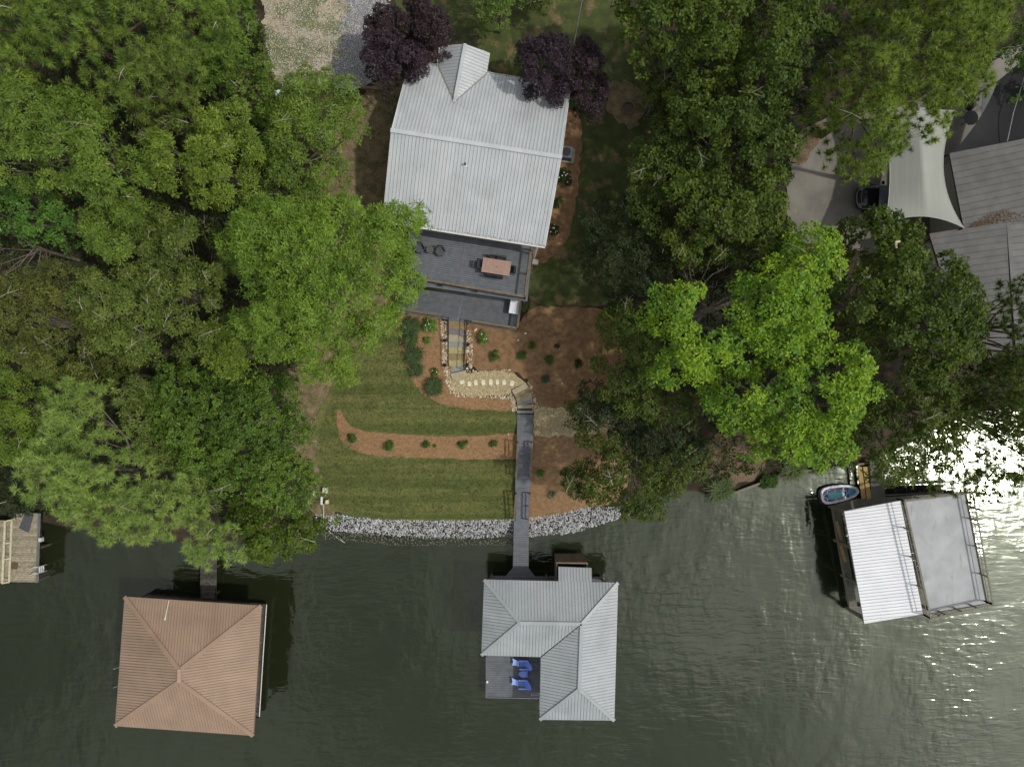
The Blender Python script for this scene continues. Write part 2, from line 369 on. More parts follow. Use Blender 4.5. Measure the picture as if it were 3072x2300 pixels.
lawn = mat('mown_lawn', L(98,102,54), L(82,88,46), 1.1, .95, bump=.012, bscale=40)
layered(lawn, L(122,112,68), 2.2, .48, .68, .7, stretch=(.35,1.8,1)); layered(lawn, L(66,80,34), .8, .5, .7, .6, stretch=(.15,1.5,1), seed=4)
layered(lawn, L(70,82,36), .5, .46, .54, .6, stretch=(.04,2.6,1), seed=8); layered(lawn, L(112,112,62), .5, .5, .58, .45, stretch=(.05,2.2,1), seed=18); layered(lawn, L(134,124,82), 9, .62, .75, .6, seed=9)
lawnd = mat('shaded_lawn', L(74,82,40), L(56,64,32), 1.3, .95, bump=.015, bscale=30)  # darker copy of the lawn, cloud shade put into the grass colour
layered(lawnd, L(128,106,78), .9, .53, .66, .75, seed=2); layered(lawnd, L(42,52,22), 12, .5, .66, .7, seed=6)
dry = mat('dry_thin_grass', L(120,104,78), L(92,84,56), 2.4, .95, bump=.02, bscale=20)
layered(dry, L(70,74,36), 1.3, .5, .6, .8, seed=3); layered(dry, L(152,130,100), .8, .55, .7, .7, seed=31); layered(dry, L(60,56,36), 11, .55, .68, .7, seed=32); layered(dry, L(168,148,118), 16, .52, .66, .7, seed=7)
straw = mat('pine_straw_mulch', L(142,110,76), L(114,88,60), 5, .95, bump=.02, bscale=30)
layered(straw, L(176,142,106), 20, .5, .66, .8, seed=2, stretch=(1,.5,1)); layered(straw, L(96,66,46), 14, .55, .68, .7, seed=5)
strawd = mat('shaded_mulch', L(134,105,74), L(106,81,56), 3, .95, bump=.02, bscale=30)  # straw mulch darkened, shade of the east beds mixed into its colour
layered(strawd, L(156,130,98), 24, .56, .68, .8, seed=2); layered(strawd, L(74,50,38), 10, .55, .7, .6, seed=5)
grav = mat('tan_gravel', L(182,166,124), L(150,134,96), 10, .9, bump=.03, bscale=30); layered(grav, L(214,204,176), 34, .55, .66, .8); layered(grav, L(120,104,60), 26, .55, .66, .8, seed=3)
drv = mat('gravel_drive', L(178,166,140), L(150,138,112), 1.0, .95, bump=.02, bscale=30)
layered(drv, L(178,176,170), .7, .5, .7, .7, seed=4); layered(drv, L(88,104,50), .6, .44, .56, .9, seed=12); layered(drv, L(110,98,78), 22, .54, .66, .75, seed=2); layered(drv, L(232,226,212), 30, .58, .66, .8, seed=9)
drvg = mat('grey_stone_drive', L(150,152,158), L(112,114,122), 24, .95, bump=.02, bscale=30); layered(drvg, L(78,80,86), 30, .52, .62, .8, seed=2); layered(drvg, L(200,200,204), 34, .58, .66, .8, seed=5)
conc = mat('stained_concrete', L(126,122,113), L(106,103,96), .6, .9, bump=.004, bscale=20); layered(conc, L(104,102,98), .8, .5, .7, .8, seed=3); layered(conc, L(140,125,100), 1.6, .58, .72, .6, seed=6)
red = mat('reddish_leaf_litter', L(118,98,76), L(88,74,56), 6, .95, bump=.02); layered(red, L(186,170,148), 26, .58, .68, .8)

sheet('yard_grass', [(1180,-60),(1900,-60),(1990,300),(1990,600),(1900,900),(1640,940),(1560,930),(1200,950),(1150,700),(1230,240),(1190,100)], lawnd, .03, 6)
sheet('dry_lawn', [(1085,268),(1240,200),(1190,420),(1160,640),(1180,960),(1100,1060),(1010,1120),(1000,1250),(990,1400),(1010,1560),(930,1560),(890,1400),(870,1260),(850,1150),(900,1000),(950,700),(960,450)], dry, .035, 8)
sheet('lawn', [(1000,1150),(1050,1080),(1120,1020),(1190,950),(1260,950),(1300,1180),(1420,1215),(1574,1220),(1574,1566),(1440,1566),(1300,1566),(1130,1562),(1010,1540),(965,1500),(955,1400),(950,1300),(965,1210)], lawn, .055, 5)
sheet('pine_straw_bed', [(1012,1220),(1026,1240),(1042,1268),(1062,1286),(1100,1292),(1150,1298),(1220,1304),(1300,1308),(1400,1308),(1470,1304),(1574,1296),(1574,1376),(1450,1378),(1350,1376),(1250,1372),(1150,1368),(1090,1360),(1050,1345),(1022,1318),(1008,1265)], straw, .075, 3)
sheet('pine_straw_bed', [(1195,935),(1350,948),(1356,1130),(1370,1172),(1400,1190),(1540,1192),(1552,1232),(1440,1230),(1370,1222),(1320,1210),(1275,1188),(1240,1150),(1232,1120),(1215,1080),(1195,1010)], straw, .075, 3, seed=3)
sheet('mulch_bed', [(1390,940),(1560,975),(1575,930),(1640,918),(1800,925),(1900,960),(1880,1100),(1800,1250),(1600,1245),(1592,1150),(1540,1112),(1396,1118)], strawd, .075, 5, seed=4)
sheet('mulch_bed', [(1574,1292),(1574,1292),(1620,1292),(1900,1284),(1880,1500),(1740,1530),(1660,1550),(1574,1566),(1574,1566)], mat('tan_mulch', L(140,112,80), L(118,92,66), 4, .95, bump=.02, bscale=30), .075, 3, seed=5)
sheet('mulch_bed', [(1690,320),(1748,345),(1742,470),(1728,620),(1700,740),(1612,800),(1590,760),(1640,690)], strawd, .075, 4, seed=6)
sheet('mulch_bed', [(1240,150),(1330,120),(1345,200),(1560,235),(1560,258),(1300,230),(1215,240)], mat('ochre_mulch', L(116,92,58), L(86,66,40), 4, .95, bump=.02), .075, 3, seed=7)
sheet('gravel_path', [(1352,1128),(1400,1122),(1440,1116),(1490,1112),(1535,1116),(1562,1132),(1580,1150),(1560,1180),(1500,1184),(1440,1186),(1390,1184),(1362,1172),(1350,1148)], grav, .10, 3, seed=8)
sheet('gravel_bed', [(1601,1228),(1601,1228),(1650,1222),(1760,1235),(1840,1240),(1840,1302),(1601,1308),(1601,1308)], grav, .10, 8, seed=9)
sheet('gravel_driveway', [(782,-80),(1050,-80),(1060,60),(1045,150),(1020,262),(850,262),(808,220),(792,90)], drv, .08, 10, seed=10)
sheet('gravel_driveway', [(1040,-80),(1185,-80),(1172,100),(1140,262),(1000,264),(1030,150)], drvg, .09, 26, seed=11)
sheet('concrete_driveway', [(2370,420),(2450,360),(2560,330),(2700,320),(2850,250),(2960,150),(3300,100),(3300,760),(2400,760),(2350,620)], conc, .08, 5, seed=12)
sheet('leaf_litter', [(2370,480),(2400,430),(2450,370),(2490,370),(2440,450),(2400,500)], red, .10, 5, seed=13)
sheet('bare_soil', [(1825,235),(1910,250),(1945,300),(1925,375),(1870,388),(1812,320)], dry, .07, 9, seed=14)
sheet('bare_soil', [(2120,1300),(2260,1280),(2300,1380),(2270,1440),(2180,1460),(2100,1440)], red, .07, 6, seed=15)
sheet('bare_soil', [(-60,160),(170,160),(180,280),(-60,290)], mat('brown_clay', L(104,86,74), L(78,64,56), 1, .95), .07, 6, seed=16)

# ------------------------------------------------------------------ loose stone
def rock_bank(name, label, cat, poly_px, n, r0, r1, m, tint, lift=.05, nobj=300, pile=.0, part='rock', zmin=-9):
    P = np.array(poly_px, float); x0, y0 = P.min(0); x1, y1 = P.max(0)
    pts = np.stack([RNG.uniform(x0, x1, n*6), RNG.uniform(y0, y1, n*6)], 1); pts = pts[inside(P, pts)]
    keep = []; grid = {}; rr = (r0+r1)*.5*38*1.15
    for p in pts:                               # simple dart throwing
        k = (int(p[0]/rr), int(p[1]/rr)); ok = True
        for a in (-1,0,1):
            for b_ in (-1,0,1):
                for q in grid.get((k[0]+a, k[1]+b_), ()):
                    if (q[0]-p[0])**2+(q[1]-p[1])**2 < rr*rr: ok = False; break
        if ok: keep.append(p); grid.setdefault(k, []).append(p)
        if len(keep) >= n: break
    A = GA(np.array(keep)); c = A.mean(0); root = thing(name, label, cat, (c[0], c[1], float(gz(c[0], c[1]))))
    rs = np.array([random.uniform(r0, r1)*(1.35 if random.random() < .1 else 1) for _ in keep]); order = np.argsort(-rs); rest = MB()
    for i, k in enumerate(order):
        p = A[k]; col = random.choice(tint); kk = random.uniform(.8, 1.12); col = tuple(v*kk for v in col)
        q = Vector((p[0], p[1], p[2]+lift+random.uniform(0, pile)))
        if i < nobj: MB().rock(q, rs[k], col, .62).build(part, m, root, at=q)
        else: rest.rock(q, rs[k], col, .62)
    if rest.v: rest.build(part+'_fill', m, root, kind='stuff')
    return root
GREY = [(1,1,1),(.86,.86,.88),(.95,.93,.9),(.78,.78,.8),(1.05,1.05,1.04)]
TAN = [(1,.98,.92),(.86,.83,.77),(1.1,1.08,1.02),(.75,.72,.66),(.98,.9,.78)]
rock_bank('riprap_bank', 'broad band of white grey riprap rock between lower lawn and lake, left of the walkway', 'rock bank',
   [(945,1540),(985,1546),(1010,1540),(1060,1550),(1130,1556),(1250,1560),(1400,1560),(1543,1556),(1542,1606),(1450,1612),(1300,1612),(1180,1606),(1090,1600),(1010,1592),(970,1580),(950,1560)], 1500, .065, .135, M['riprap'], GREY, pile=.05)
rock_bank('riprap_bank', 'white grey riprap rock between mulch slope and lake, right of the walkway', 'rock bank',
   [(1586,1552),(1640,1545),(1700,1536),(1740,1524),(1790,1518),(1850,1520),(1900,1530),(1880,1548),(1800,1572),(1730,1594),(1660,1602),(1586,1608)], 900, .065, .135, M['riprap'], GREY, pile=.05)
rock_bank('rock_edging', 'cobbles edging the left side of the stone stairs down to the curve', 'rock border',
   [(1322,962),(1342,966),(1344,1095),(1360,1140),(1362,1172),(1380,1186),(1372,1192),(1350,1176),(1336,1140),(1326,1090),(1330,1030),(1322,1000)], 300, .075, .125, M['cobble'], TAN)
rock_bank('rock_edging', 'cobbles edging the right side of the stone stairs above the gravel path', 'rock border',
   [(1400,984),(1414,992),(1418,1040),(1416,1110),(1440,1112),(1530,1108),(1532,1118),(1440,1124),(1402,1126),(1398,1060)], 230, .06, .115, M['cobble'], TAN)
rock_bank('rock_edging', 'long row of pale cobbles below the gravel path', 'rock border',
   [(1366,1174),(1400,1178),(1450,1174),(1530,1172),(1545,1190),(1550,1232),(1536,1232),(1530,1196),(1480,1192),(1390,1190)], 240, .05, .11, M['cobble'], TAN)
rock_bank('rock_edging', 'cobbles curving round the right side of the lower stone steps to the gravel bed', 'rock border',
   [(1578,1142),(1592,1148),(1606,1190),(1614,1215),(1650,1222),(1680,1236),(1660,1246),(1608,1238),(1598,1230),(1594,1190)], 120, .05, .1, M['cobble'], TAN)
rock_bank('rock_edging', 'row of white cobbles along the lower edge of the right gravel bed', 'rock border',
   [(1600,1296),(1660,1292),(1740,1286),(1800,1290),(1800,1300),(1720,1302),(1640,1304),(1604,1304)], 110, .06, .1, M['cobble'], [(1.1,1.08,1.04),(.95,.92,.86)])
def pebbles(name, label, poly, n, r, cols, dz=.11):
    P = np.array(poly, float); x0, y0 = P.min(0); x1, y1 = P.max(0)
    pts = np.stack([RNG.uniform(x0, x1, n*3), RNG.uniform(y0, y1, n*3)], 1); pts = pts[inside(P, pts)][:n]; A = GA(pts); n = len(A)
    rr = RNG.uniform(.6, 1.3, n)*r; octv = np.array([(1,0,0),(0,1,0),(-1,0,0),(0,-1,0),(0,0,.6),(0,0,-.6)], float); F8 = [(0,1,4),(1,2,4),(2,3,4),(3,0,4)]
    th = RNG.uniform(0, 6.28, n); c, s_ = np.cos(th), np.sin(th); out = []
    for f in F8:
        for k in f:
            v = octv[k]; out.append(np.stack([A[:,0]+rr*(v[0]*c-v[1]*s_*.8), A[:,1]+rr*(v[0]*s_+v[1]*c*.8), A[:,2]+dz+rr*v[2]], 1))
    V = np.stack(out, 1).reshape(-1, 3); cc = np.array(cols)[RNG.integers(0, len(cols), n)]*RNG.uniform(.8, 1.15, (n,1))
    o = numesh(name, V, 3, M['pebble'], np.repeat(cc, 4, 0)); tag(o, label, 'gravel', kind='stuff'); return o
YG = [L(206,192,150), L(180,160,112), L(232,224,200), L(150,134,98), L(196,178,130), L(172,166,150)]
pebbles('path_gravel', 'golden pea gravel filling the curved path round the stepping stones', [(1352,1130),(1400,1124),(1490,1114),(1535,1118),(1575,1150),(1555,1180),(1440,1184),(1390,1182),(1362,1170)], 3200, .035, YG)
pebbles('bed_gravel', 'golden pea gravel in the bed right of the walkway', [(1602,1236),(1650,1226),(1800,1240),(1800,1300),(1602,1304)], 3000, .035, YG)
pebbles('drive_gravel', 'loose tan and grey stones over the top driveway', [(790,-60),(1180,-60),(1160,100),(1130,255),(850,260),(800,200)], 11000, .04, [L(200,188,160), L(172,170,168), L(120,112,98), L(96,94,92), L(214,212,206)], .09)
pebbles('shore_pebbles', 'small drowned stones in the shallows off the riprap', [(960,1592),(1540,1616),(1540,1634),(1200,1632),(980,1612)], 500, .06, [L(120,118,100)], .35)
for px, py, r, lab in [(1427,989,.16,'pale rock beside the stone stairs top'), (1576,999,.15,'round tan rock below the deck corner'), (1554,1020,.11,'small white rock alone on dark mulch'), (1525,1302,.1,'white pebble at the edge of the upper lawn near the walkway'),
                       (1685,1150,.1,'small white stone on the mulch near the right trees'), (926,1505,.32,'flat grey stone under the tree left of the white utility post')]:
    p = G(px, py, .1); tag(MB().rock(p, r, (1,.96,.88) if py < 1400 else (.62,.6,.56), .6).build('rock', M['cobble'], at=p), lab, 'rock')
# ------------------------------------------------------------------ lake house
def lerp(a, b, f): return Vector(a)+(Vector(b)-Vector(a))*f
def ctr(*a): return sum((Vector(p) for p in a), Vector((0,0,0)))/len(a)
ZE, ZR = 10.2, 12.2
NW, NE, SE, SW = W(1227,187,ZE), W(1712,263,ZE), W(1636,738,ZE), W(1148,661,ZE)
RW, RE = W(1174,392,ZR), W(1684,472,ZR)
hc = ctr(NW, NE, SE, SW); hc.z = float(gz(hc.x, hc.y))
house = thing('lake_house', 'lake house under a large pale grey standing seam metal roof with a front gable', 'house', hc)
ex = (SE-SW).normalized(); ey = (NW-SW).normalized(); hrot = math.atan2(ex.y, ex.x)
GA_, GB_, GC_ = W(1324,137,ZE), W(1396,133,11.1), W(1470,160,ZE)   # porch gable: left eave, ridge, right eave
GL, GT, GR = W(1316,200,ZE), W(1363,308,11.12), W(1460,222,ZE)
MR = M['roof_grey']
# north slope is cut round the porch gable
roof_face(house, [NW, GL, GT, RW], RW-NW, .225, MR)
roof_face(house, [GR, NE, RE, GT], RW-NW, .225, MR)
roof_face(house, [RW, GT, RE], RW-NW, .225, MR)
roof_face(house, [SW, SE, RE, RW], RW-SW, .225, MR)
roof_face(house, [GA_, GL, GT, GB_], ex, .21, MR)
roof_face(house, [GB_, GT, GR, GC_], ex, .21, MR)
capbar(house, lerp(RW, RE, -.004), lerp(RW, RE, 1.004), .26, MR, .05, .06)
capbar(house, GB_, GT, .2, MR, .05, .06)
for a, b in ((GL, GT), (GR, GT)): capbar(house, a, b, .07, M['darkplastic'] if False else mat('valley_tin', L(140,136,126), rough=.6), .02, .05, 'valley')
gut = M['white']
for a, b, nm in ((SW, SE, 'gutter'), (NW, GL, 'gutter'), (GR, NE, 'gutter'), (GA_, GL, 'gutter'), (GC_, GR, 'gutter')):
    s_ = (b-a).normalized().cross(Vector((0,0,1)));  m = MB()
    if (a-hc).dot(s_) < 0: s_ = -s_
    if nm == 'gutter':
        for off, w_, h_, dz in ((.02,.02,.12,-.06), (.13,.02,.13,-.055), (.075,.11,.02,-.12)):
            m.beam(a+s_*off+Vector((0,0,dz)), b+s_*off+Vector((0,0,dz)), w_, h_)
    m.build(nm, gut, house)
for a, b in ((SW, RW), (NW, RW), (SE, RE), (NE, RE)): MB().beam(a-Vector((0,0,.08)), b-Vector((0,0,.08)), .04, .18).build('rake_board', gut, house)
deb = MB()                                          # leaf litter caught along the gutters and in the valleys
for a, b, n_ in ((SW, SE, 260), (NW, GL, 40), (GR, NE, 40), (GL, GT, 20), (GR, GT, 26)):
    for i in range(n_):
        p = lerp(a, b, random.random())+Vector((random.uniform(-.05,.05), random.uniform(-.02,.1), random.uniform(0.0,.05)))
        k = random.uniform(.6, 1.3); deb.box(p, (.07,.02,.01), random.random()*3, col=(k,k*.9,k*.7))
deb.build('leaf_debris', mat('dry_leaf_debris', L(98,82,58), attr=True), house, kind='stuff')
# walls with openings, set half a metre in
def hp(u, v, z): return SW+(SE-SW).normalized()*u+(NW-SW).normalized()*v+Vector((0,0,z-ZE))
hw = (SE-SW).length; hd = (NW-SW).length
fl = float(gz(hc.x, hc.y))-.3
def wall(parent, a, b, z0, z1, openings, m, th=.14):
    a = Vector(a); b = Vector(b); d = b-a; Lw = Vector((d.x, d.y, 0)).length; d = Vector((d.x, d.y, 0)).normalized(); mb = MB(); x = 0
    for (u0, u1, h0, h1) in sorted(openings):
        if u0 > x: mb.beam(a+d*x+Vector((0,0,(z0+z1)/2-a.z)), a+d*u0+Vector((0,0,(z0+z1)/2-a.z)), th, z1-z0)
        for q0, q1 in ((z0, h0), (h1, z1)):
            if q1-q0 > .02: mb.beam(a+d*u0+Vector((0,0,(q0+q1)/2-a.z)), a+d*u1+Vector((0,0,(q0+q1)/2-a.z)), th, q1-q0)
        x = u1
    if x < Lw: mb.beam(a+d*x+Vector((0,0,(z0+z1)/2-a.z)), b+Vector((0,0,(z0+z1)/2-b.z)), th, z1-z0)
    return mb.build('wall', m, parent)
M['glass'] = mat('dark_window_glass', (.02,.025,.03), rough=.05, spec=.8)
def window(parent, a, d, u0, u1, h0, h1, name='window'):
    d = Vector(d).normalized(); p0 = Vector(a)+d*u0; p1 = Vector(a)+d*u1; m = MB()
    for p in (p0, p1): m.beam(Vector((p.x, p.y, h0)), Vector((p.x, p.y, h1)), .17, .06, up=d)
    for h_ in (h0, h1): m.beam(Vector((p0.x, p0.y, h_)), Vector((p1.x, p1.y, h_)), .17, .06)
    fr = m.build(name, M['white'], parent)
    MB().beam(Vector((p0.x, p0.y, (h0+h1)/2)), Vector((p1.x, p1.y, (h0+h1)/2)), .03, h1-h0-.06, ).build('pane', M['glass'], fr)
i_ = .55
A, B, C_, D = hp(i_, i_, 0), hp(hw-i_, i_, 0), hp(hw-i_, hd-i_, 0), hp(i_, hd-i_, 0)
Lw = hw-2*i_; Ld = hd-2*i_
ops = {0: [(1, 2.6, 8.5, 9.7), (3.6, 5.8, 7.75, 9.8), (6.8, 8.6, 8.5, 9.7)], 1: [(2, 3.2, 8.6, 9.6), (5.5, 6.7, 8.6, 9.6)], 2: [(1.2, 2.6, 8.6, 9.6), (6.4, 7.8, 8.6, 9.6)], 3: [(2, 3.2, 8.6, 9.6), (5.5, 6.7, 8.6, 9.6)]}
for k, (p, q) in enumerate(((A, B), (B, C_), (C_, D), (D, A))):
    base = 4.4 if k == 0 else 5.0
    wall(house, p, q, base, ZE-.02, ops[k], M['siding'])
    for u0, u1, h0, h1 in ops[k]: window(house, p, Vector((q.x-p.x, q.y-p.y, 0)), u0, u1, h0, h1, 'glass_door' if h0 < 8 else 'window')
MB().slab([hp(.3,.3,ZE-.06), hp(hw-.3,.3,ZE-.06), hp(hw-.3,hd-.3,ZE-.06), hp(.3,hd-.3,ZE-.06)], .04).build('soffit', M['white'], house)
# porch under the gable: four posts and a front door slab
for p in (GA_, GC_): q = Vector((p.x, p.y, 0)); MB().beam(q+Vector((.25 if p is GA_ else -.25,-.3,7.0)), q+Vector((.25 if p is GA_ else -.25,-.3,ZE-.1)), .16, .16, up=(0,1,0)).build('porch_post', M['white'], house)
MB().slab([GA_*1, GC_*1, GR*1, GL*1][::-1] if False else [Vector((p.x, p.y, 7.55)) for p in (GL, GR, GC_, GA_)], .3).build('porch_floor', M['concrete'], house)
# vent pipe
vp = W(1396,495,11.75); m = MB(); m.tube([vp+Vector((0,0,-.1)), vp+Vector((0,0,.32))], .06, 8); m.build('vent_pipe', M['black'], house)
MB().slab([vp+Vector((x, y, -.0-.0)) for x, y in ((-.12,-.12),(.12,-.12),(.12,.12),(-.12,.12))], .03).build('vent_flashing', M['white'], house)
# downspout at the south-east corner and electric meter box
d0 = SE+Vector((-.15,.0,-.2)); m = MB(); m.beam(W(1612,741,10.0), W(1602,772,7.0), .09, .09); m.build('downspout', M['white'], house)
MB().box(W(1606,787,6.2), (.42,.36,.5), hrot).build('meter_box', mat('beige_steel_box', L(150,150,138)), house)
# hooked service mast with wire bundle at the north-east corner
mst = W(1688,318,11.2); m = MB(); m.tube([mst-Vector((0,0,.9)), mst, mst+Vector((-.1,.1,.12))], .045, 8)
for k in range(4):
    a = random.random()*6; m.tube([mst, mst+Vector((-.2*math.cos(a)-.1,.4+.1*k,.1)), mst+Vector((.1*math.sin(a),.75,.05*k))], .012, 4)
m.build('service_mast', M['steel'], house)
cable = MB(); c0 = mst+Vector((0,0,.1)); c1 = W(1758,-60,14.5); pts = [lerp(c0, c1, k/16)-Vector((0,0,1.2*(k/16)*(1-k/16)*4*.5)) for k in range(17)]
cable.tube(pts, .022, 5); cable.tube([p+Vector((.05*math.sin(k*1.9), .03, .05*math.cos(k*1.9))) for k, p in enumerate(pts)], .012, 4)
tag(cable.build('power_cable', M['steel'], at=c0), 'thin twisted power cable running from the house roof corner past the purple trees', 'cable')

# ------------------------------------------------------------------ decks of the lake house
ZU, ZL = 7.7, 5.5
UD = thing('upper_deck', 'raised grey board deck against the lake side of the house, wooden rail on two sides', 'deck', Vector((*W(1400,760,ZU).xy, 5.0)))
u_se, u_ne = W(1581,903,ZU), W(1600,725,ZU); u_sw = W(1210,848,ZU); u_nw = W(1232,665,ZU)
deck(UD, [u_sw, u_se, u_ne, u_nw], ex, .14, M['deck2'], gap=.022, tint=.05)
sm1, sm2 = W(1397,712,ZU+.01), W(1378,863,ZU+.01); MB().beam(sm1, sm2, .15, .02).build('seam_board', M['tread'], UD)
m = MB()
for a, b in ((u_sw, u_se), (u_se, u_ne), (u_sw, u_nw)): m.beam(a-Vector((0,0,.15)), b-Vector((0,0,.15)), .05, .26)
m.build('rim_joist', mat('slate_fascia', L(92,96,100)), UD)
for f in (.02, .5, .98):
    for e in (.03, .5): p = lerp(lerp(u_sw, u_se, f), lerp(u_nw, u_ne, f), e); MB().beam(Vector((p.x, p.y, float(gz(p.x, p.y))-.3)), p-Vector((0,0,.2)), .14, .14, up=(0,1,0)).build('support_post', M['wood'], UD)
RC = ZU+1.0
def rail(parent, pts, zt, zb, w=.15, every=1.9, bal=True, m_=None, posts=True, balm=None):
    m_ = m_ or M['wood']; bl = MB()
    for i in range(len(pts)-1):
        a, b = Vector(pts[i]), Vector(pts[i+1]); n = max(1, round((b-a).length/2.4))
        for k in range(n): MB().beam(lerp(a, b, k/n+.001), lerp(a, b, (k+1)/n-.002), w, .04).build('rail_cap', m_, parent)
        n2 = max(1, round((b-a).length/every))
        if posts:
            for k in range(n2+1):
                p = lerp(a, b, k/n2); MB().beam(Vector((p.x, p.y, zb(p) if callable(zb) else zb)), p-Vector((0,0,.03)), .09, .09, up=(0,1,0)).build('rail_post', m_, parent)
        if bal:
            for k in range(int((b-a).length/.13)):
                p = lerp(a, b, (k+.5)*.13/(b-a).length); zz = (zb(p) if callable(zb) else zb)+.12
                bl.beam(Vector((p.x, p.y, zz)), p-Vector((0,0,.05)), .02, .02, up=(0,1,0))
            bl.beam(Vector((a.x, a.y, (zb(a) if callable(zb) else zb)+.12)), Vector((b.x, b.y, (zb(b) if callable(zb) else zb)+.12)), .04, .06)
    if bl.v: bl.build('balusters', balm or M['black'], parent, kind='stuff')
rail(UD, [W(1214,828,RC), W(1575,890,RC), W(1594,742,RC)], RC, ZU)
for px, py in ((1324,856), (1430,874)): MB().box(W(px, py, ZU+.2), (.13,.13,.6), hrot).build('post_bracket', M['black'], UD)
LD = thing('lower_deck', 'lower grey board deck stepping out below the upper deck towards the stone stairs', 'deck', Vector((*W(1400,950,ZL).xy, 4.6)))
l_se, l_sw, l_nw, l_ne = W(1553,991,ZL), W(1196,934,ZL), W(1232,700,ZL), W(1588,755,ZL)
deck(LD, [l_sw, l_se, l_ne, l_nw], ex, .14, M['deck'], gap=.022, tint=.05)
MB().beam(W(1388,880,ZL+.01), W(1373,962,ZL+.01), .15, .02).build('seam_board', M['tread'], LD)
m = MB()
for a, b in ((l_sw, l_se), (l_se, l_ne), (l_sw, l_nw)): m.beam(a-Vector((0,0,.16)), b-Vector((0,0,.16)), .05, .28)
m.build('rim_joist', bpy.data.materials['slate_fascia'], LD)
RL = ZL+.95
rail(LD, [W(1196,926,RL), W(1325,946,RL)], RL, ZL)
rail(LD, [W(1416,962,RL), W(1552,984,RL), W(1562,907,RL)], RL, ZL)
for f in (.03, .35, .7, .97): p = lerp(l_sw, l_se, f)+Vector((0,.15,0)); MB().beam(Vector((p.x, p.y, float(gz(p.x, p.y))-.3)), p-Vector((0,0,.3)), .12, .12, up=(0,1,0)).build('support_post', M['wood'], LD)
# white ribbed box on the lower deck
bx = ctr(W(1531,897,ZL+.7), W(1563,902,ZL+.7), W(1556,942,ZL+.7), W(1526,940,ZL+.7)); st = thing('storage_box', 'white ribbed storage box in the right corner of the lower deck', 'storage box', Vector((bx.x, bx.y, ZL)))
MB().box((bx.x, bx.y, ZL+.31), (.62,.88,.6), hrot).build('body', M['white'], st)
lid = MB().box((bx.x, bx.y, ZL+.66), (.7,.96,.06), hrot).build('lid', M['roof_white'], st); m = MB()
for k in range(6): q = Vector((bx.x, bx.y, ZL+.7))+ex*(-.29+.116*k); m.beam(q-ey*.44, q+ey*.44, .03, .025)
m.build('lid_rib', M['roof_white'], lid)

# dining set
def dining_chair(loc, rz, label):
    t = thing('dining_chair', label, 'chair', loc, 'dark dining chairs round the deck table'); t.rotation_euler.z = rz; m_ = M['darkplastic']
    def part(mb, nm):
        me_at = Vector((0,0,0)); o = mb.build(nm, m_, None, at=(0,0,0)); o.parent = t; o.location = (0,0,0)
    part(MB().box((0,0,.43), (.5,.48,.05)), 'seat')
    part(MB().box((0,-.25,.72), (.46,.05,.5), rx=-.18), 'backrest')
    for s_ in (-1, 1):
        part(MB().beam((s_*.25,-.24,.66), (s_*.25,.2,.64), .045, .03), 'armrest')
        for y in (-.22, .2): part(MB().beam((s_*.23, y, 0), (s_*.23, y, .64 if y > 0 else .45), .035, .035, up=(0,1,0)), 'leg')
def DP(px, py, z=ZU): p = W(px, py, z); return Vector((p.x, p.y, z))
tt = DP(1489,800, ZU+.74); tl = Vector((tt.x, tt.y, ZU))
t_ob = thing('dining_table', 'tan rectangular outdoor dining table with a parasol hole on the upper deck', 'table', tl); t_ob.rotation_euler.z = hrot
def sub(parent, mb, nm, m_): o = mb.build(nm, m_, None, at=(0,0,0)); o.parent = parent; o.location = (0,0,0); return o
tw, td = 1.9, .98; m = MB()
tabm = layered(mat('tan_slatted_composite', L(164,136,122), L(154,126,112), 5, .7, rnd=.02), L(140,112,98), 30, .55, .7, .4)
for k in range(7): y = -td/2+(k+.5)*td/7; sub(t_ob, MB().box((0, y, .73), (tw, td/7-.008, .03)), 'tabletop_slat', tabm)
sub(t_ob, MB().tube([(0,0,.735),(0,0,.752)], .035, 10), 'parasol_hole_ring', M['black'])
for sx in (-1, 1):
    for sy in (-1, 1): sub(t_ob, MB().beam((sx*.82, sy*.38, 0), (sx*.82, sy*.38, .71), .07, .07, up=(0,1,0)), 'leg', M['darkplastic'])
sub(t_ob, MB().box((0,0,.68), (1.7,.8,.06)), 'apron', M['darkplastic'])
def tp(u, v): return Vector((tl.x, tl.y, ZU))+ex*u+ey*v
for u, v, r, lab in ((-.28,.52,math.pi,'dark dining chair on the house side of the table, left one'), (.3,.54,math.pi,'dark dining chair on the house side of the table, right one'),
                  (-1.05,.02,-math.pi/2,'dark dining chair at the left end of the tan table, casting a shadow'), (1.02,.0,math.pi/2,'dark dining chair at the right end of the tan table'),
                  (-.3,-.42,0,'dark dining chair tucked under the lake side of the table, left one'), (.28,-.42,0,'dark dining chair tucked under the lake side of the table, right one')):
    dining_chair(tp(u, v), hrot+r, lab)
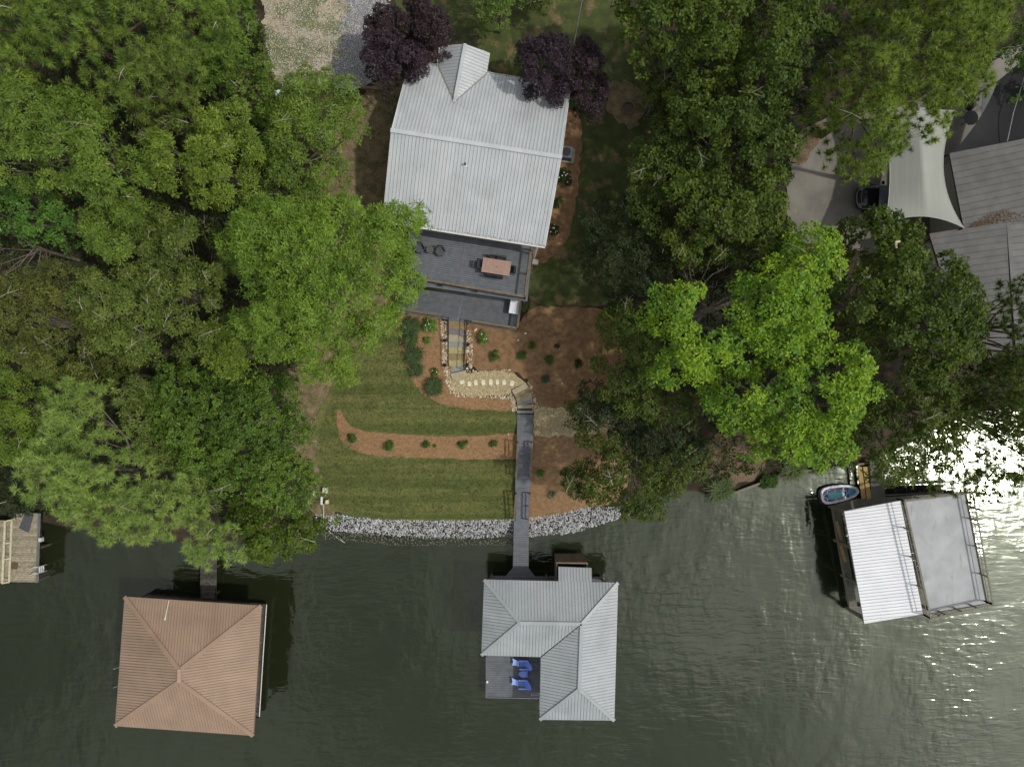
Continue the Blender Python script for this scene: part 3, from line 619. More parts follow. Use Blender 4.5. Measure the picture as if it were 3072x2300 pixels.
def wicker_chair(loc, rz, label):
    t = thing('wicker_chair', label, 'chair', loc, 'grey wicker lounge chairs on the upper deck'); t.rotation_euler.z = rz; t.scale = (1.13,1.13,1.05); m_ = M['gwicker']
    m = MB(); m.tube([(0,0,.34),(0,0,.42)], [.29,.27], 14); sub(t, m, 'seat', m_)
    m = MB(); n = 11
    for k in range(n):
        a0, a1 = math.radians(20+140*k/n), math.radians(20+140*(k+1)/n); h0 = .42+.36*math.sin(a0)**.7; h1 = .42+.36*math.sin(a1)**.7
        P = [(-.31*math.cos(a)*1.02, .31*math.sin(a), z) for a, z in ((a0,.36),(a1,.36),(a1,h1),(a0,h0))]; m.add(P+[(x*1.08, y*1.08, z) for x, y, z in P], [(0,1,2,3),(7,6,5,4),(3,2,6,7),(0,4,5,1),(1,5,6,2),(0,3,7,4)])
    sub(t, m, 'backrest', m_)
    for a in (45,135,225,315): x, y = .25*math.cos(math.radians(a)), .25*math.sin(math.radians(a)); sub(t, MB().beam((x*1.1, y*1.1, 0), (x, y, .36), .03, .03, up=(0,1,0)), 'leg', M['black'])
wicker_chair(DP(1322,757), hrot-.25, 'grey round backed wicker chair, the one nearer the dining table')
wicker_chair(DP(1261,748), hrot-.5, 'grey round backed wicker chair half under the overhanging tree')
c_ = DP(1292,752); t = thing('side_table', 'small round grey table between the two wicker chairs', 'table', c_)
m = MB(); m.tube([c_+Vector((0,0,.42)), c_+Vector((0,0,.45))], .25, 14); m.build('tabletop', mat('taupe_mosaic', L(96,90,84), L(76,72,68), 30), t)
for a in (0.5,2.6,4.7): MB().beam(c_+Vector((.2*math.cos(a),.2*math.sin(a),0)), c_+Vector((.14*math.cos(a),.14*math.sin(a),.42)), .025, .025, up=(0,1,.1)).build('leg', M['black'], t)

# AC unit
c_ = G(1697,468); c_.z = float(gz(c_.x, c_.y))+.08; ac = thing('air_conditioner', 'dark grey air conditioner unit on a pale pad beside the right wall of the house', 'air conditioner', c_)
c2 = W(1698,466, c_.z+.8)
MB().box((c_.x+.1, c_.y, c_.z+.03), (1.0,1.0,.1), hrot).build('pad', M['concrete'], ac)
MB().box((c_.x, c_.y, c_.z+.45), (.78,.78,.72), hrot).build('cabinet', mat('slate_steel', L(84,90,94)), ac)
m = MB(); m.tube([(c_.x, c_.y, c_.z+.81),(c_.x, c_.y, c_.z+.84)], .3, 16); m.build('fan_guard', M['black'], ac)

# ------------------------------------------------------------------ stone stairs, path, handrails
def quadpx(pts, z): return [W(x, y, z) for x, y in pts]
R3 = lambda x, y: (1150+x/3.68, 920+y/3.68)
st = thing('stone_stairs', 'upper flight of mixed tan and blue grey stone slab steps below the lower deck', 'stairs', G(1370,1030))
SC = {'tan': L(172,158,114), 'brown': L(138,122,88), 'grey': L(140,142,140), 'purple': L(124,116,118), 'buff': L(168,158,132)}
def stone_mat(k): return layered(mat('stone_'+k, SC[k], tuple(v*.78 for v in SC[k]), 4, .85, bump=.012, bscale=12, rnd=.05), tuple(v*.6 for v in SC[k]), 9, .56, .72, .6, seed=len(k))
SM = {k: stone_mat(k) for k in SC}
def slab_step(parent, pts, z, k, th=.3):
    P = []; n = len(pts)
    for i in range(n):
        a, b = pts[i], pts[(i+1) % n]; P.append(W(a[0], a[1], z)); mx_ = ((a[0]+b[0])/2+random.uniform(-.8,.8), (a[1]+b[1])/2+random.uniform(-.8,.8)); P.append(W(*mx_, z))
    if newell(P).z < 0: P.reverse()
    MB().slab(P, th).build('step_slab', SM[k], parent)
zs = [5.42, 5.28, 5.14, 5.0, 4.86, 4.72, 4.58, 4.46]
ups = [([(1345,960),(1398,968),(1398,990),(1345,984)], 'brown'), ([(1345,982),(1398,988),(1397,1006),(1346,1002)], 'purple'), ([(1346,1000),(1397,1003),(1396,1026),(1346,1025)], 'buff'),
       ([(1345,1023),(1395,1024),(1394,1040),(1345,1041)], 'grey'), ([(1344,1040),(1393,1040),(1393,1060),(1345,1060)], 'tan'), ([(1345,1059),(1393,1059),(1393,1079),(1346,1079)], 'brown'),
       ([(1346,1078),(1393,1078),(1392,1097),(1347,1098)], 'tan'), ([(1347,1097),(1391,1096),(1396,1107),(1362,1116),(1353,1114)], 'grey')]
for (p, k), z in zip(ups, zs): slab_step(st, p, z, k)
slab_step(st, [(1352,1121),(1397,1110),(1402,1129),(1359,1140)], 4.45, 'buff')
MB().beam(W(1397,968,5.5), W(1395,1100,4.62), .04, .25).build('edge_board', M['woodpale'], st)
for s_, (a, b) in enumerate((((1344,955),(1343,1098)), ((1399,962),(1391,1106)))):
    hr = thing('handrail', 'thin black iron handrail on the %s side of the stone stairs' % ('left', 'right')[s_], 'handrail', W(a[0], a[1], 5.4))
    pa, pb = W(a[0], a[1], 6.35), W(b[0], b[1], 5.4)
    pa = W(a[0], a[1]-4, 6.3)
    MB().beam(pa, pb, .05, .035).build('rail_bar', M['black'], hr); MB().beam(pa-Vector((0,0,.55)), pb-Vector((0,0,.55)), .03, .02).build('lower_bar', M['black'], hr)
    for f in (0, .33, .66, 1): p = lerp(pa, pb, f); MB().beam(p, p-Vector((0,0,1.1)), .045, .045, up=(0,1,0)).build('rail_post', M['black'], hr)
for px, py, lab in ((1336,1022,'left of the stairs, upper'), (1405,1034,'right of the stairs, upper'), (1336,1096,'left of the stairs, lower'), (1402,1096,'right of the stairs, lower')):
    p = G(px, py, .1); l_ = thing('path_light', 'small black path light among cobbles '+lab, 'path light', p)
    m = MB(); m.tube([p, p+Vector((0,0,.35))], .02, 6); m.build('stem', M['black'], l_); m = MB(); m.tube([p+Vector((0,0,.33)), p+Vector((0,0,.42))], [.14,.05], 8); m.build('lamp_shade', M['black'], l_)
for i, (px, py, r, w_, h_) in enumerate([(1386,1146,.45,15,11),(1408,1151,-.1,11,15),(1427,1148,.05,11,15),(1450,1147,0,11.5,17),(1472,1146,0,11.5,18),(1492,1146,.04,10,15.5),(1512,1147,-.03,11,15),(1536,1150,-.4,12,16)]):
    z = float(gz(*W(px, py, 4.4).xy))+.17; c_ = W(px, py, z); k = (H-z)/F; P = []
    for q in range(12):
        a = q*math.pi/6+.26; x = max(-1, min(1, 1.25*math.cos(a)))*w_/2*k; y = max(-1, min(1, 1.25*math.sin(a)))*h_/2*k; P.append(c_+Matrix.Rotation(r, 3, 'Z') @ Vector((x, y, random.uniform(-.003,.003))))
    o = MB().slab(P, .12).build('stepping_stone', SM.setdefault('cream', layered(mat('cream_stone', L(222,216,190), L(196,190,164), 5, .85), L(172,164,136), 12, .6, .75, .5)), at=c_)
    tag(o, ['tilted cream stepping stone at the stairs end of the path row', 'second cream stepping stone from the stairs, set lowest in the row', 'third cream stepping stone from the stairs in the path row', 'fourth cream stepping stone from the stairs, in the left middle of the row',
            'largest cream stepping stone, fifth from the stairs', 'narrow cream stepping stone, third from the lower steps', 'cream stepping stone next to last before the lower steps', 'slanted cream stepping stone nearest the lower steps'][i], 'stepping stone', 'cream stepping stones in the gravel path')
ls = thing('stone_steps', 'lower curved flight of tan and grey stone slabs between gravel path and walkway', 'stairs', G(1575,1190))
low = [([(1536,1170),(1577,1147),(1586,1161),(1542,1184)], 4.35, 'buff'), ([(1542,1184),(1583,1160),(1593,1172),(1550,1198)], 4.2, 'brown'), ([(1548,1197),(1591,1172),(1598,1195),(1552,1212)], 4.05, 'buff'),
       ([(1551,1208),(1598,1194),(1599,1208),(1552,1217)], 3.92, 'grey'), ([(1552,1216),(1599,1207),(1600,1224),(1552,1225)], 3.8, 'buff'), ([(1552,1224),(1600,1223),(1600,1239),(1552,1239)], 3.68, 'grey')]
for p, z, k in low: slab_step(ls, p, z, k)

# ------------------------------------------------------------------ walkway down to the boathouse
wk = thing('walkway', 'slate grey board walkway with two stair flights crossing the rocks to the grey boathouse', 'walkway', G(1572,1430))
def plank_run(parent, pts, z0, z1=None, name='deck_boards', w=.14, m_=None):
    z1 = z0 if z1 is None else z1; P = [W(x, y, z0) for x, y in pts[:2]]+[W(x, y, z1) for x, y in pts[2:]]
    deck(parent, P, (1,0,0), w, m_ or M['deck2'], gap=.016, tint=.08)
plank_run(wk, [(1552,1239),(1600,1239),(1597.5,1327),(1551,1327)], 3.6)
def flight(parent, xl0, xr0, y0, xl1, xr1, y1, z0, z1, n):
    for k in range(n):
        f0, f1 = k/n, (k+1)/n; z = z0+(z1-z0)*(k+1)/(n+1); e = 1.2
        P = [W(xl0+(xl1-xl0)*f0, y0+(y1-y0)*f0, z), W(xr0+(xr1-xr0)*f0, y0+(y1-y0)*f0, z), W(xr0+(xr1-xr0)*f1, y0+(y1-y0)*f1+e, z), W(xl0+(xl1-xl0)*f1, y0+(y1-y0)*f1+e, z)]
        MB().slab(P[::-1], .04).build('tread', M['tread'], parent)
        a, b = P[3], P[2]; MB().beam(a-Vector((0,-.03,.11)), b-Vector((0,-.03,.11)), .02, .14).build('riser', M['under'], parent)
    for xa, xb in ((xl0, xl1), (xr0, xr1)): MB().beam(W(xa, y0, z0-.2), W(xb, y1, z1-.2), .05, .25).build('stringer', M['wood'], parent)
flight(wk, 1553, 1595, 1327, 1550, 1589, 1431, 3.6, 2.05, 9)
plank_run(wk, [(1546.5,1431),(1591.5,1431),(1591,1480),(1546,1480)], 2.05)
flight(wk, 1550, 1588, 1480, 1547, 1584, 1562, 2.05, .95, 7)
plank_run(wk, [(1542,1562),(1586,1562),(1585,1702),(1539,1702)], .95)
plank_run(wk, [(1539,1702),(1585,1702),(1607,1730),(1514,1730)], .94)
for pts, zt in (([W(1553,1329,4.5), W(1548,1431,3.0)], 0), ([W(1597,1329,4.5), W(1591,1431,3.0)], 0), ([W(1547,1484,2.95), W(1543,1563,1.9)], 0), ([W(1590,1484,2.95), W(1585,1563,1.9)], 0)):
    a, b = pts; MB().beam(a, b, .12, .05).build('rail_cap', M['wood'], wk)
    for f in (0, .5, 1):
        p = lerp(a, b, f); MB().beam(p, p-Vector((0,0,1.15)), .09, .09, up=(0,1,0)).build('rail_post', M['wood'], wk)
    MB().beam(a-Vector((0,0,.45)), b-Vector((0,0,.45)), .04, .09).build('rail_board', M['wood'], wk)
for py, z in ((1245,3.6),(1325,3.6),(1434,2.05),(1478,2.05),(1580,.95),(1640,.95),(1700,.95)):
    for px in (1553 if py < 1400 else 1547, 1595 if py < 1400 else 1588 if py < 1500 else 1582):
        p = W(px-(4 if py > 1500 and px < 1560 else 0)*.7, py, z-.05); MB().tube([(p.x, p.y, min(float(gz(p.x, p.y)), z)-.8), (p.x, p.y, z-.06)], .07, 8).build('pile', M['wood'], wk)
m = MB()
for a, b, z in (((1552,1239),(1551,1327),3.6), ((1600,1239),(1597.5,1327),3.6), ((1542,1562),(1539,1702),.95), ((1586,1562),(1585,1702),.95), ((1546.5,1431),(1546,1480),2.05), ((1591.5,1431),(1591,1480),2.05)):
    m.beam(W(*a, z-.16), W(*b, z-.16), .05, .24)
m.build('side_joist', M['wood'], wk)

# ------------------------------------------------------------------ grey boathouse
Z4, Z5 = 4.0, 5.15
R1 = lambda x, y, z=Z4: W(1400+x/2.76, 1600+y/2.76, z)
bh = thing('grey_boathouse', 'boathouse with L shaped grey hip roof and corner sun deck, end of the walkway', 'boathouse', W(1660,1950,0))
nw, ne, se, sm_, inn, sw = R1(145,380), R1(1253,405), R1(1222,1545), R1(605,1538), R1(614,1020), R1(122,1005)
ra, rb, rc = R1(440,737,Z5), R1(952,745,Z5), R1(932,1285,Z5); M2 = M['roof_grey2']
P0, P1, P2, P3 = R1(760,275,3.58), R1(1035,285,3.58), R1(1035,402), R1(760,395)
NS = Vector((0,1,.4)); EW = Vector((1,0,.4))
for pts, al in (([nw, ne, rb, ra], (.01,-1,.42)), ([nw, ra, sw], (1,0,.42)), ([sw, ra, rb, inn], (.02,1,.42)), ([inn, rb, rc, sm_], (1,-.02,.42)), ([ne, rb, rc, se], (-1,0,.42)), ([sm_, rc, se], (0,1,.42)), ([P0, P1, P2, P3], (0,-1,.38))):
    roof_face(bh, pts, al, .228, M2, rib=.04)
for a, b in ((nw, ra), (sw, ra), (ra, rb), (rb, ne), (rb, rc), (rc, sm_), (rc, se)): capbar(bh, a, b, .24, M2, .05, .05)
capbar(bh, inn, rb, .06, M['black'], .01, .035, 'valley')
fas = mat('grey_fascia', L(120,124,126))
for a, b in ((nw, P3), (P2, ne), (ne, se), (se, sm_), (sm_, inn), (inn, sw), (sw, nw), (P0, P1)): MB().beam(a-Vector((0,0,.1)), b-Vector((0,0,.1)), .03, .17).build('fascia', fas, bh)
MB().slab([p-Vector((0,0,.19)) for p in (sw, inn, sm_, se, ne, nw)], .03).build('soffit', M['under'], bh)
# platform ring, decks at 0.9
ZD = .92
def pd(pts, al=(1,0,0), m_=None, parent=None, z=ZD, tint=.07): deck(parent or bh, [W(x, y, z) for x, y in pts], al, .14, m_ or M['deck'], tint=tint, gap=.012)
pd([(1470,1728),(1812,1732),(1812,1772),(1470,1768)])
pd([(1460,1964),(1618,1966),(1617,2091),(1459,2088)])
pd([(1470,1768),(1500,1768),(1500,1964),(1470,1964)]); pd([(1790,1772),(1812,1772),(1808,2110),(1788,2110)], (0,1,0)); pd([(1617,1964),(1640,1964),(1640,2110),(1617,2110)], (0,1,0))
pd([(1617,2110),(1808,2110),(1808,2128),(1617,2128)])
m = MB()
for a, b in (((1459,1966),(1458.5,2089)), ((1458.5,2089),(1617,2092)), ((1470,1728),(1812,1732)), ((1470,1728),(1470,1966))): m.beam(W(*a, ZD-.15), W(*b, ZD-.15), .06, .26)
m.build('rim_joist', fas, bh)
for px, py in ((1474,1732),(1640,1733),(1806,1736),(1486,1890),(1640,1950),(1640,2060),(1785,2060),(1790,1930),(1478,1850)):
    p = W(px, py, ZD); q = Vector((p.x, p.y, 3.85)); MB().beam((p.x, p.y, -1), q, .15, .15, up=(0,1,0)).build('post', M['wood'], bh)
# brown storage room under the little projecting roof
a, b = W(1672,1700,1.0), W(1760,1703,1.0); m = MB(); cx, cy = (a.x+b.x)/2, (a.y+b.y)/2
yn = W(0,1686,3.4).y; ys = W(0,1728,1).y; x0, x1 = W(1671,0,3.4).x, W(1761,0,3.4).x
for k in range(14): xx = x0+(x1-x0)*(k+.5)/14; MB().box((xx, yn, 2.1), ((x1-x0)/14-.012,.04,2.75)).build('wall_board', M['wood'], bh)
for xx in (x0, x1): MB().box((xx, (yn+ys)/2-.3, 2.1), (.04, abs(yn-ys)+.6, 2.7)).build('wall_board', M['wood'], bh)
MB().box(((x0+x1)/2, (yn+ys)/2, .8), (x1-x0, abs(yn-ys), .1)).build('room_floor', M['deck'], bh)
MB().beam(W(1668,1687,3.42), W(1764,1689,3.42), .1, .12).build('wall_beam', M['wood'], bh)
# blue chairs with fish outline and the fish side table
blue = mat('blue_hdpe', L(110,142,236), L(100,130,226), 3, .45, rnd=.03); blue2 = mat('bright_blue_hdpe', L(158,184,250), rough=.45)
def fish_chair(cx_, cy_, label):
    z = ZD; o = W(cx_, cy_, z+.4); k = (H-z-.4)/F/8.715; f = lambda x, y, zz: Vector((o.x+(x-1190)*k, o.y-(y-615)*k, z+zz))
    t = thing('lounge_chair', label, 'lounge chair', Vector((o.x, o.y, z)), 'blue fish shaped lounge chairs on the boathouse deck')
    MB().slab([f(1110,545,.36), f(1110,700,.36), f(1040,672,.34), f(985,655,.33), f(930,668,.33), f(952,575,.33), f(935,478,.33), f(990,505,.33), f(1050,530,.35)], .03).build('footrest', blue2, t)
    for i in range(8): x = 1125+i*20; MB().slab([f(x,530,.37-.008*i), f(x,695,.37-.008*i), f(x+17,695,.363-.008*i), f(x+17,530,.363-.008*i)], .025).build('seat_slat', blue, t)
    xs = [(1275,530,640),(1345,520,700),(1400,590,735),(1450,650,720)]
    MB().slab([f(1272,530,.32), f(1272,705,.32), f(1320,745,.5), f(1390,757,.72), f(1440,715,.88), f(1445,660,.92), f(1415,590,.85), f(1345,515,.6)], .03).build('backrest', blue, t)
    for y in (515, 735): MB().slab([f(1110,y-18,.58), f(1110,y+18,.58), f(1345,y+14,.6), f(1345,y-14,.6)], .03).build('armrest', blue2, t)
    for x in (1130, 1330):
        for y in (530, 725): p = f(x, y, 0); MB().beam(p, p+Vector((0,0,.57)), .09, .04, up=(0,1,0)).build('leg', blue, t)
    p, q = f(960,560,0), f(960,640,0)
    for p in (f(975,560,0), f(975,625,0)): MB().beam(p, p+Vector((0,0,.31)), .05, .03, up=(0,1,0)).build('footrest_leg', blue, t)
fish_chair(1430+1190/8.715, 1920+615/8.715, 'blue fish shaped lounge chair nearer the boathouse roof valley')
fish_chair(1430+1172/8.715, 1920+1125/8.715, 'blue fish shaped lounge chair nearer the swim ladder')
o_c = W(1430+1210/8.715, 1920+885/8.715, ZD+.45); kk = (H-ZD-.45)/F/8.715; f = lambda x, y, zz: Vector((o_c.x+(x-1210)*kk, o_c.y-(y-885)*kk, ZD+zz))
ft = thing('fish_table', 'small blue fish shaped side table between the two blue chairs', 'side table', Vector((o_c.x, o_c.y, ZD)))
MB().slab([f(1340,800,.44), f(1322,885,.44), f(1340,978,.44), f(1292,965,.44), f(1230,982,.44), f(1160,955,.44), f(1110,915,.44), f(1083,885,.44), f(1110,850,.44), f(1165,808,.44), f(1225,792,.44), f(1285,812,.44)][::1], .03).build('tabletop', blue, ft)
for i in range(7): x = 1155+20*i; h = 78-abs(i-3.2)*6; MB().beam(f(x,885-h,.452), f(x,885+h,.452), .03, .014).build('slat', blue2, ft)
for x, y in ((1150,850),(1150,920),(1280,850),(1280,920)): p = f(x, y, 0); MB().beam(p, p+Vector((0,0,.42)), .05, .05, up=(0,1,0)).build('leg', blue, ft)
lp = W(1605,2083,ZD); ld = thing('swim_ladder', 'white metal swim ladder at the lower right corner of the boathouse deck', 'ladder', lp)
for px in (1594.5, 1617):
    p = W(px, 2078, ZD+.7); m = MB(); m.tube([Vector((p.x, p.y+.12, ZD)), Vector((p.x, p.y+.05, ZD+.75)), Vector((p.x, p.y-.2, ZD+.75)), Vector((p.x, p.y-.42, ZD+.2)), Vector((p.x, p.y-.42, -.8))], .022, 6); m.build('handrail', M['steel'], ld)
for zz in (.55, .2, -.15): a, b = W(1594.5,2089,zz), W(1617,2089,zz); MB().beam((a.x, a.y-.05, zz), (b.x, a.y-.05, zz), .09, .03).build('rung', M['steel'], ld)
for yy in (2079, 2084): MB().beam(W(1597,yy,ZD+.5), W(1617,yy,ZD+.5), .04, .03).build('cross_bar', M['steel'], ld)
c_ = W(1462,2044,ZD+.08); tag(MB().box((c_.x, c_.y, ZD+.07), (.13,.17,.12)).build('dock_light', M['white'], at=(c_.x, c_.y, ZD)), 'small white box light on the left edge of the boathouse deck', 'dock light')

# ------------------------------------------------------------------ brown boathouse
RB = lambda x, y, z=4.0: W(300+x/2.76, 1650+y/2.76, z)
bb = thing('brown_boathouse', 'boathouse under a square tan brown ribbed hip roof, left on the lake', 'boathouse', W(566,1997,0))
nw, ne, se, sw = RB(205,383), RB(1338,458), RB(1270,1533), RB(125,1453); ra, rb = RB(660,990,5.5), RB(658,1083,5.5); MBR = M['roof_brown']
for pts, al, w_, rb_ in (([nw, ne, ra], (.05,-1,.3), .105, .02), ([ne, se, rb, ra], (-1,-.05,.3), .2, .045), ([sw, rb, se], (-.05,1,.3), .21, .018), ([nw, ra, rb, sw], (1,.05,.3), .2, .045)):
    roof_face(bb, pts, al, w_*1.0 if w_ > .15 else .21, MBR, rib=rb_)
for a, b in ((nw, ra), (ne, ra), (se, rb), (sw, rb)): capbar(bb, a, b, .3, MBR, .04, .045)
capbar(bb, lerp(ra, rb, -.1), lerp(ra, rb, 1.1), .26, mat('light_ridge', L(168,144,126)), .06, .07)
for a, b in ((nw, ne), (ne, se), (se, sw), (sw, nw)): MB().beam(a-Vector((0,0,.09)), b-Vector((0,0,.09)), .03, .16).build('fascia', mat('brown_fascia', L(120,98,82)), bb)
MB().slab([p-Vector((0,0,.18)) for p in (sw, se, ne, nw)], .03).build('soffit', M['under'], bb)
ZB = .7; dk = M['darkdeck']
def bd(pts, al): deck(bb, [W(300+x/2.76, 1650+y/2.76, ZB) for x, y in pts], al, .14, dk, tint=.2)
bd([(345,392),(395,360),(1375,444),(1372,500),(345,460)], (1,.07,0)); bd([(1318,500),(1372,500),(1315,1376),(1262,1372)], (1,0,0)); bd([(340,460),(400,460),(330,1330),(270,1326)], (1,0,0)); bd([(800,460),(850,460),(800,1330),(750,1330)], (1,0,0))
m = MB()
for a, b in (((395,358),(1377,442)), ((1377,442),(1317,1378)), ((345,390),(395,358)), ((1317,1378),(1262,1372))): m.beam(RB(*a, ZB-.1), RB(*b, ZB-.1), .06, .26)
m.build('rim_joist', M['olddeck'], bb)
MB().tube([RB(1379,448,ZB+.05), RB(1350,880,ZB+.05), RB(1319,1374,ZB+.05)], .035, 6).build('water_pipe', M['white'], bb)
for x, y in ((420,400),(900,430),(1345,470),(1330,760),(1318,1040),(1300,1340),(380,900),(380,1230),(800,1230)):
    p = RB(x, y, ZB); MB().tube([(p.x, p.y, -1), (p.x, p.y, 3.85)], .09, 8).build('post', M['pile'], bb)
for x, y in ((1328,765),(1305,1045),(1286,1352)): MB().box(RB(x, y, 3.2), (.3,.1,.1), .5).build('knee_brace', M['wood'], bb)
bp_ = thing('old_pier', 'narrow dark weathered pier from the left shore to the brown boathouse', 'pier', W(625,1720,0))
deck(bp_, [W(600,1796,.7), W(649,1800,.7), W(651,1600,.8), W(602,1600,.8)], (1,0,0), .15, dk, tint=.3)
for px in (603, 648): MB().beam(W(px,1602,.62), W(px,1795,.62), .05, .2).build('side_joist', dk, bp_)
for px in (603, 648):
    for py in (1640,1700,1780): p = W(px, py, .6); MB().tube([(p.x, p.y, -1.2), (p.x, p.y, .6)], .09, 8).build('pile', M['pile'], bp_)
a, b = W(507,1799,4.12), W(494.5,1857,4.5); po = thing('white_pole', 'white pole with a thicker end lying on the brown roof', 'pole', b)
MB().tube([a, lerp(a, b, .8), b], [.018,.03,.045], 6).build('shaft', M['white'], po); MB().tube([lerp(a, b, .95), b+(b-a)*.03], .06, 8).build('end_cap', M['white'], po)
for py, lab in ((2003,'upper white mooring whip sticking out left of the brown boathouse'), (2059,'lower white mooring whip sticking out left of the brown boathouse')):
    a, b = W(365,py-4,1.1), W(340,py+3,1.6); o = MB().tube([a+Vector((.6,0,-.1)), a, b], [.03,.028,.018], 6).build('mooring_whip', M['white'], at=a); tag(o, lab, 'mooring rod')

# ------------------------------------------------------------------ white and grey boathouse on the right
RR = lambda x, y, z=4.0: W(2400+x/3.01, 1350+y/3.01, z)
wb = thing('white_boathouse', 'right hand boathouse with a ribbed white roof and a flat grey roof deck in railings', 'boathouse', W(2740,1680,0))
roof_face(wb, [RR(398,550,3.55), RR(580,1560,3.55), RR(1108,1472,4.25), RR(905,455,4.25)], (1,.17,.14), .24, M['roof_white'], rib=.05)
for a, b in ((RR(398,550,3.45), RR(580,1560,3.45)), (RR(580,1560,3.45), RR(1108,1472,4.15)), (RR(398,550,3.45), RR(905,455,4.15))): MB().beam(a, b, .04, .15).build('fascia', M['white'], wb)
ZS = 4.3; sdk = layered(mat('grey_membrane', L(168,170,172), L(150,152,154), .7, .6, 0, spec=.25), L(124,122,114), 1.2, .58, .78, .8, stretch=(1.6,.5,1), seed=2)
sa, sb, sc, sd_ = RR(945,462,ZS), RR(1172,1475,ZS), RR(1690,1385,ZS), RR(1495,395,ZS)
MB().slab([sa, sb, sc, sd_], .12).build('roof_deck_floor', sdk, wb)
m = MB()
for a, b in ((sa, sb), (sb, sc), (sc, sd_), (sd_, sa)): m.beam(a+Vector((0,0,.05)), b+Vector((0,0,.05)), .05, .1)
m.build('deck_curb', mat('grey_lumber', L(118,114,102)), wb)
GRW = mat('grey_taupe_lumber', L(132,128,112), L(100,96,84), 8, .8); ZH = ZS+.95
ta, tb, tc_, td_ = W(2712.5,1502,ZH), W(2793,1855,ZH), W(2980,1814,ZH), W(2918,1478,ZH)
def rail2(parent, a, b, a2, b2, n, m_):
    MB().beam(a, b, .1, .05).build('top_rail', m_, parent)
    MB().beam(lerp(a, a2, .45), lerp(b, b2, .45), .04, .04).build('mid_rail', m_, parent)
    for k in range(n+1): p, q = lerp(a, b, k/n), lerp(a2, b2, k/n); MB().beam(q, p, .09, .09, up=(0,1,.01)).build('rail_post', m_, parent)
o1 = Vector((0,0,0))
def dn(p): return Vector((p.x, p.y, ZS))
rail2(wb, ta, tb, dn(ta), dn(tb), 4, GRW); rail2(wb, tb, tc_, dn(tb), dn(tc_), 4, GRW); rail2(wb, tc_, td_, dn(tc_), dn(td_), 4, GRW); rail2(wb, td_, ta, dn(td_), dn(ta), 4, GRW)
ZW = .8; gd = layered(mat('grey_dock_boards', L(112,110,100), L(96,94,86), 1.4, .85, attr=True), L(84,82,74), 5, .5, .7, .5)
def wd(pts, al, m_=gd, z=ZW, par=None): deck(par or wb, [W(2400+x/3.01, 1350+y/3.01, z) for x, y in pts], al, .14, m_, tint=.08)
wd([(285,510),(360,520),(530,1470),(455,1462)], (1,-.1,0)); wd([(285,505),(500,440),(1500,380),(1510,430),(900,470),(400,560),(290,512)], (0,1,0))
wd([(450,1400),(1160,1480),(1600,1330),(1610,1370),(1160,1520),(458,1464)], (1,0,0))
wd([(880,470),(960,470),(1150,1470),(1070,1470)], (1,-.1,0))
m = MB()
for a, b in (((288,512),(455,1465)), ((285,508),(520,440))): m.beam(RR(*a, ZW-.08), RR(*b, ZW-.08), .08, .3)
m.build('rim_joist', GRW, wb)
for (x, y), (x2, y2) in (((345,825),(460,868)), ((415,1145),(520,1195)), ((300,510),(400,548)), ((455,1440),(570,1500))): MB().beam(RR(x, y, ZW+.1), RR(x2+30, y2+14, 3.4), .12, .12).build('brace', GRW, wb)
for x, y in ((300,520),(350,830),(415,1150),(460,1450),(900,470),(1000,960),(1040,1370),(1480,1270),(1380,470)):
    p = RR(x, y, ZW); MB().beam((p.x, p.y, -1), (p.x, p.y, 3.5 if x < 700 else 4.1), .15, .15, up=(0,1,0)).build('post', GRW, wb)
for k in range(2):
    a, b = ((330,640),(375,810)) if k == 0 else ((370,860),(410,1010)); MB().beam(RR(*a, ZW+.25), RR(*b, ZW+.25), .22, .06).build('bunk_board', M['woodpale'], wb)
# dock leading to shore, yellow bench planks, stairs up to the roof deck
dk2 = thing('shore_dock', 'grey shore dock with stairs climbing right to the roof deck above the white boathouse', 'dock', RR(700,350,0))
wd([(630,80),(745,60),(765,300),(770,470),(560,470),(600,440),(640,360)], (0,1,0), par=dk2, z=.82)
for k in range(3):
    x = 512+k*48; e = (440, 440, 360)[k]; MB().slab([RR(x+10,150,.7-.15*k+.3), RR(x+10+.12*(e-150),e,.7-.15*k+.3), RR(x+48+.12*(e-150),e-8,.7-.15*k+.3), RR(x+48,150,.7-.15*k+.3)], .05).build('yellow_step_board', M['woodpale'], dk2)
for k in range(13):
    f_ = k/13; x = 770+500*f_; z = 1.0+3.1*(k+1)/13
    MB().slab([RR(x,322-12*f_,z), RR(x,400-25*f_,z), RR(x+42,396-25*f_,z), RR(x+42,320-12*f_,z)], .05).build('tread', gd, dk2)
for y, zt in ((312, .9), (312, 0), (402, 0)): MB().beam(RR(770,y,1.0+zt), RR(1290,y-24,4.1+zt), .09, .06 if zt else .25).build('stair_rail' if zt else 'stringer', GRW, dk2)
for k in range(4): p = RR(775+165*k, 312-8*k, 1.9+1.02*k); MB().beam(p, p-Vector((0,0,1)), .09, .09, up=(0,1,0)).build('rail_post', GRW, dk2)
for x, y in ((640,120),(750,120),(640,420),(765,300)): p = RR(x, y, .8); MB().tube([(p.x, p.y, -1.2), (p.x, p.y, .75)], .09, 8).build('pile', M['pile'], dk2)

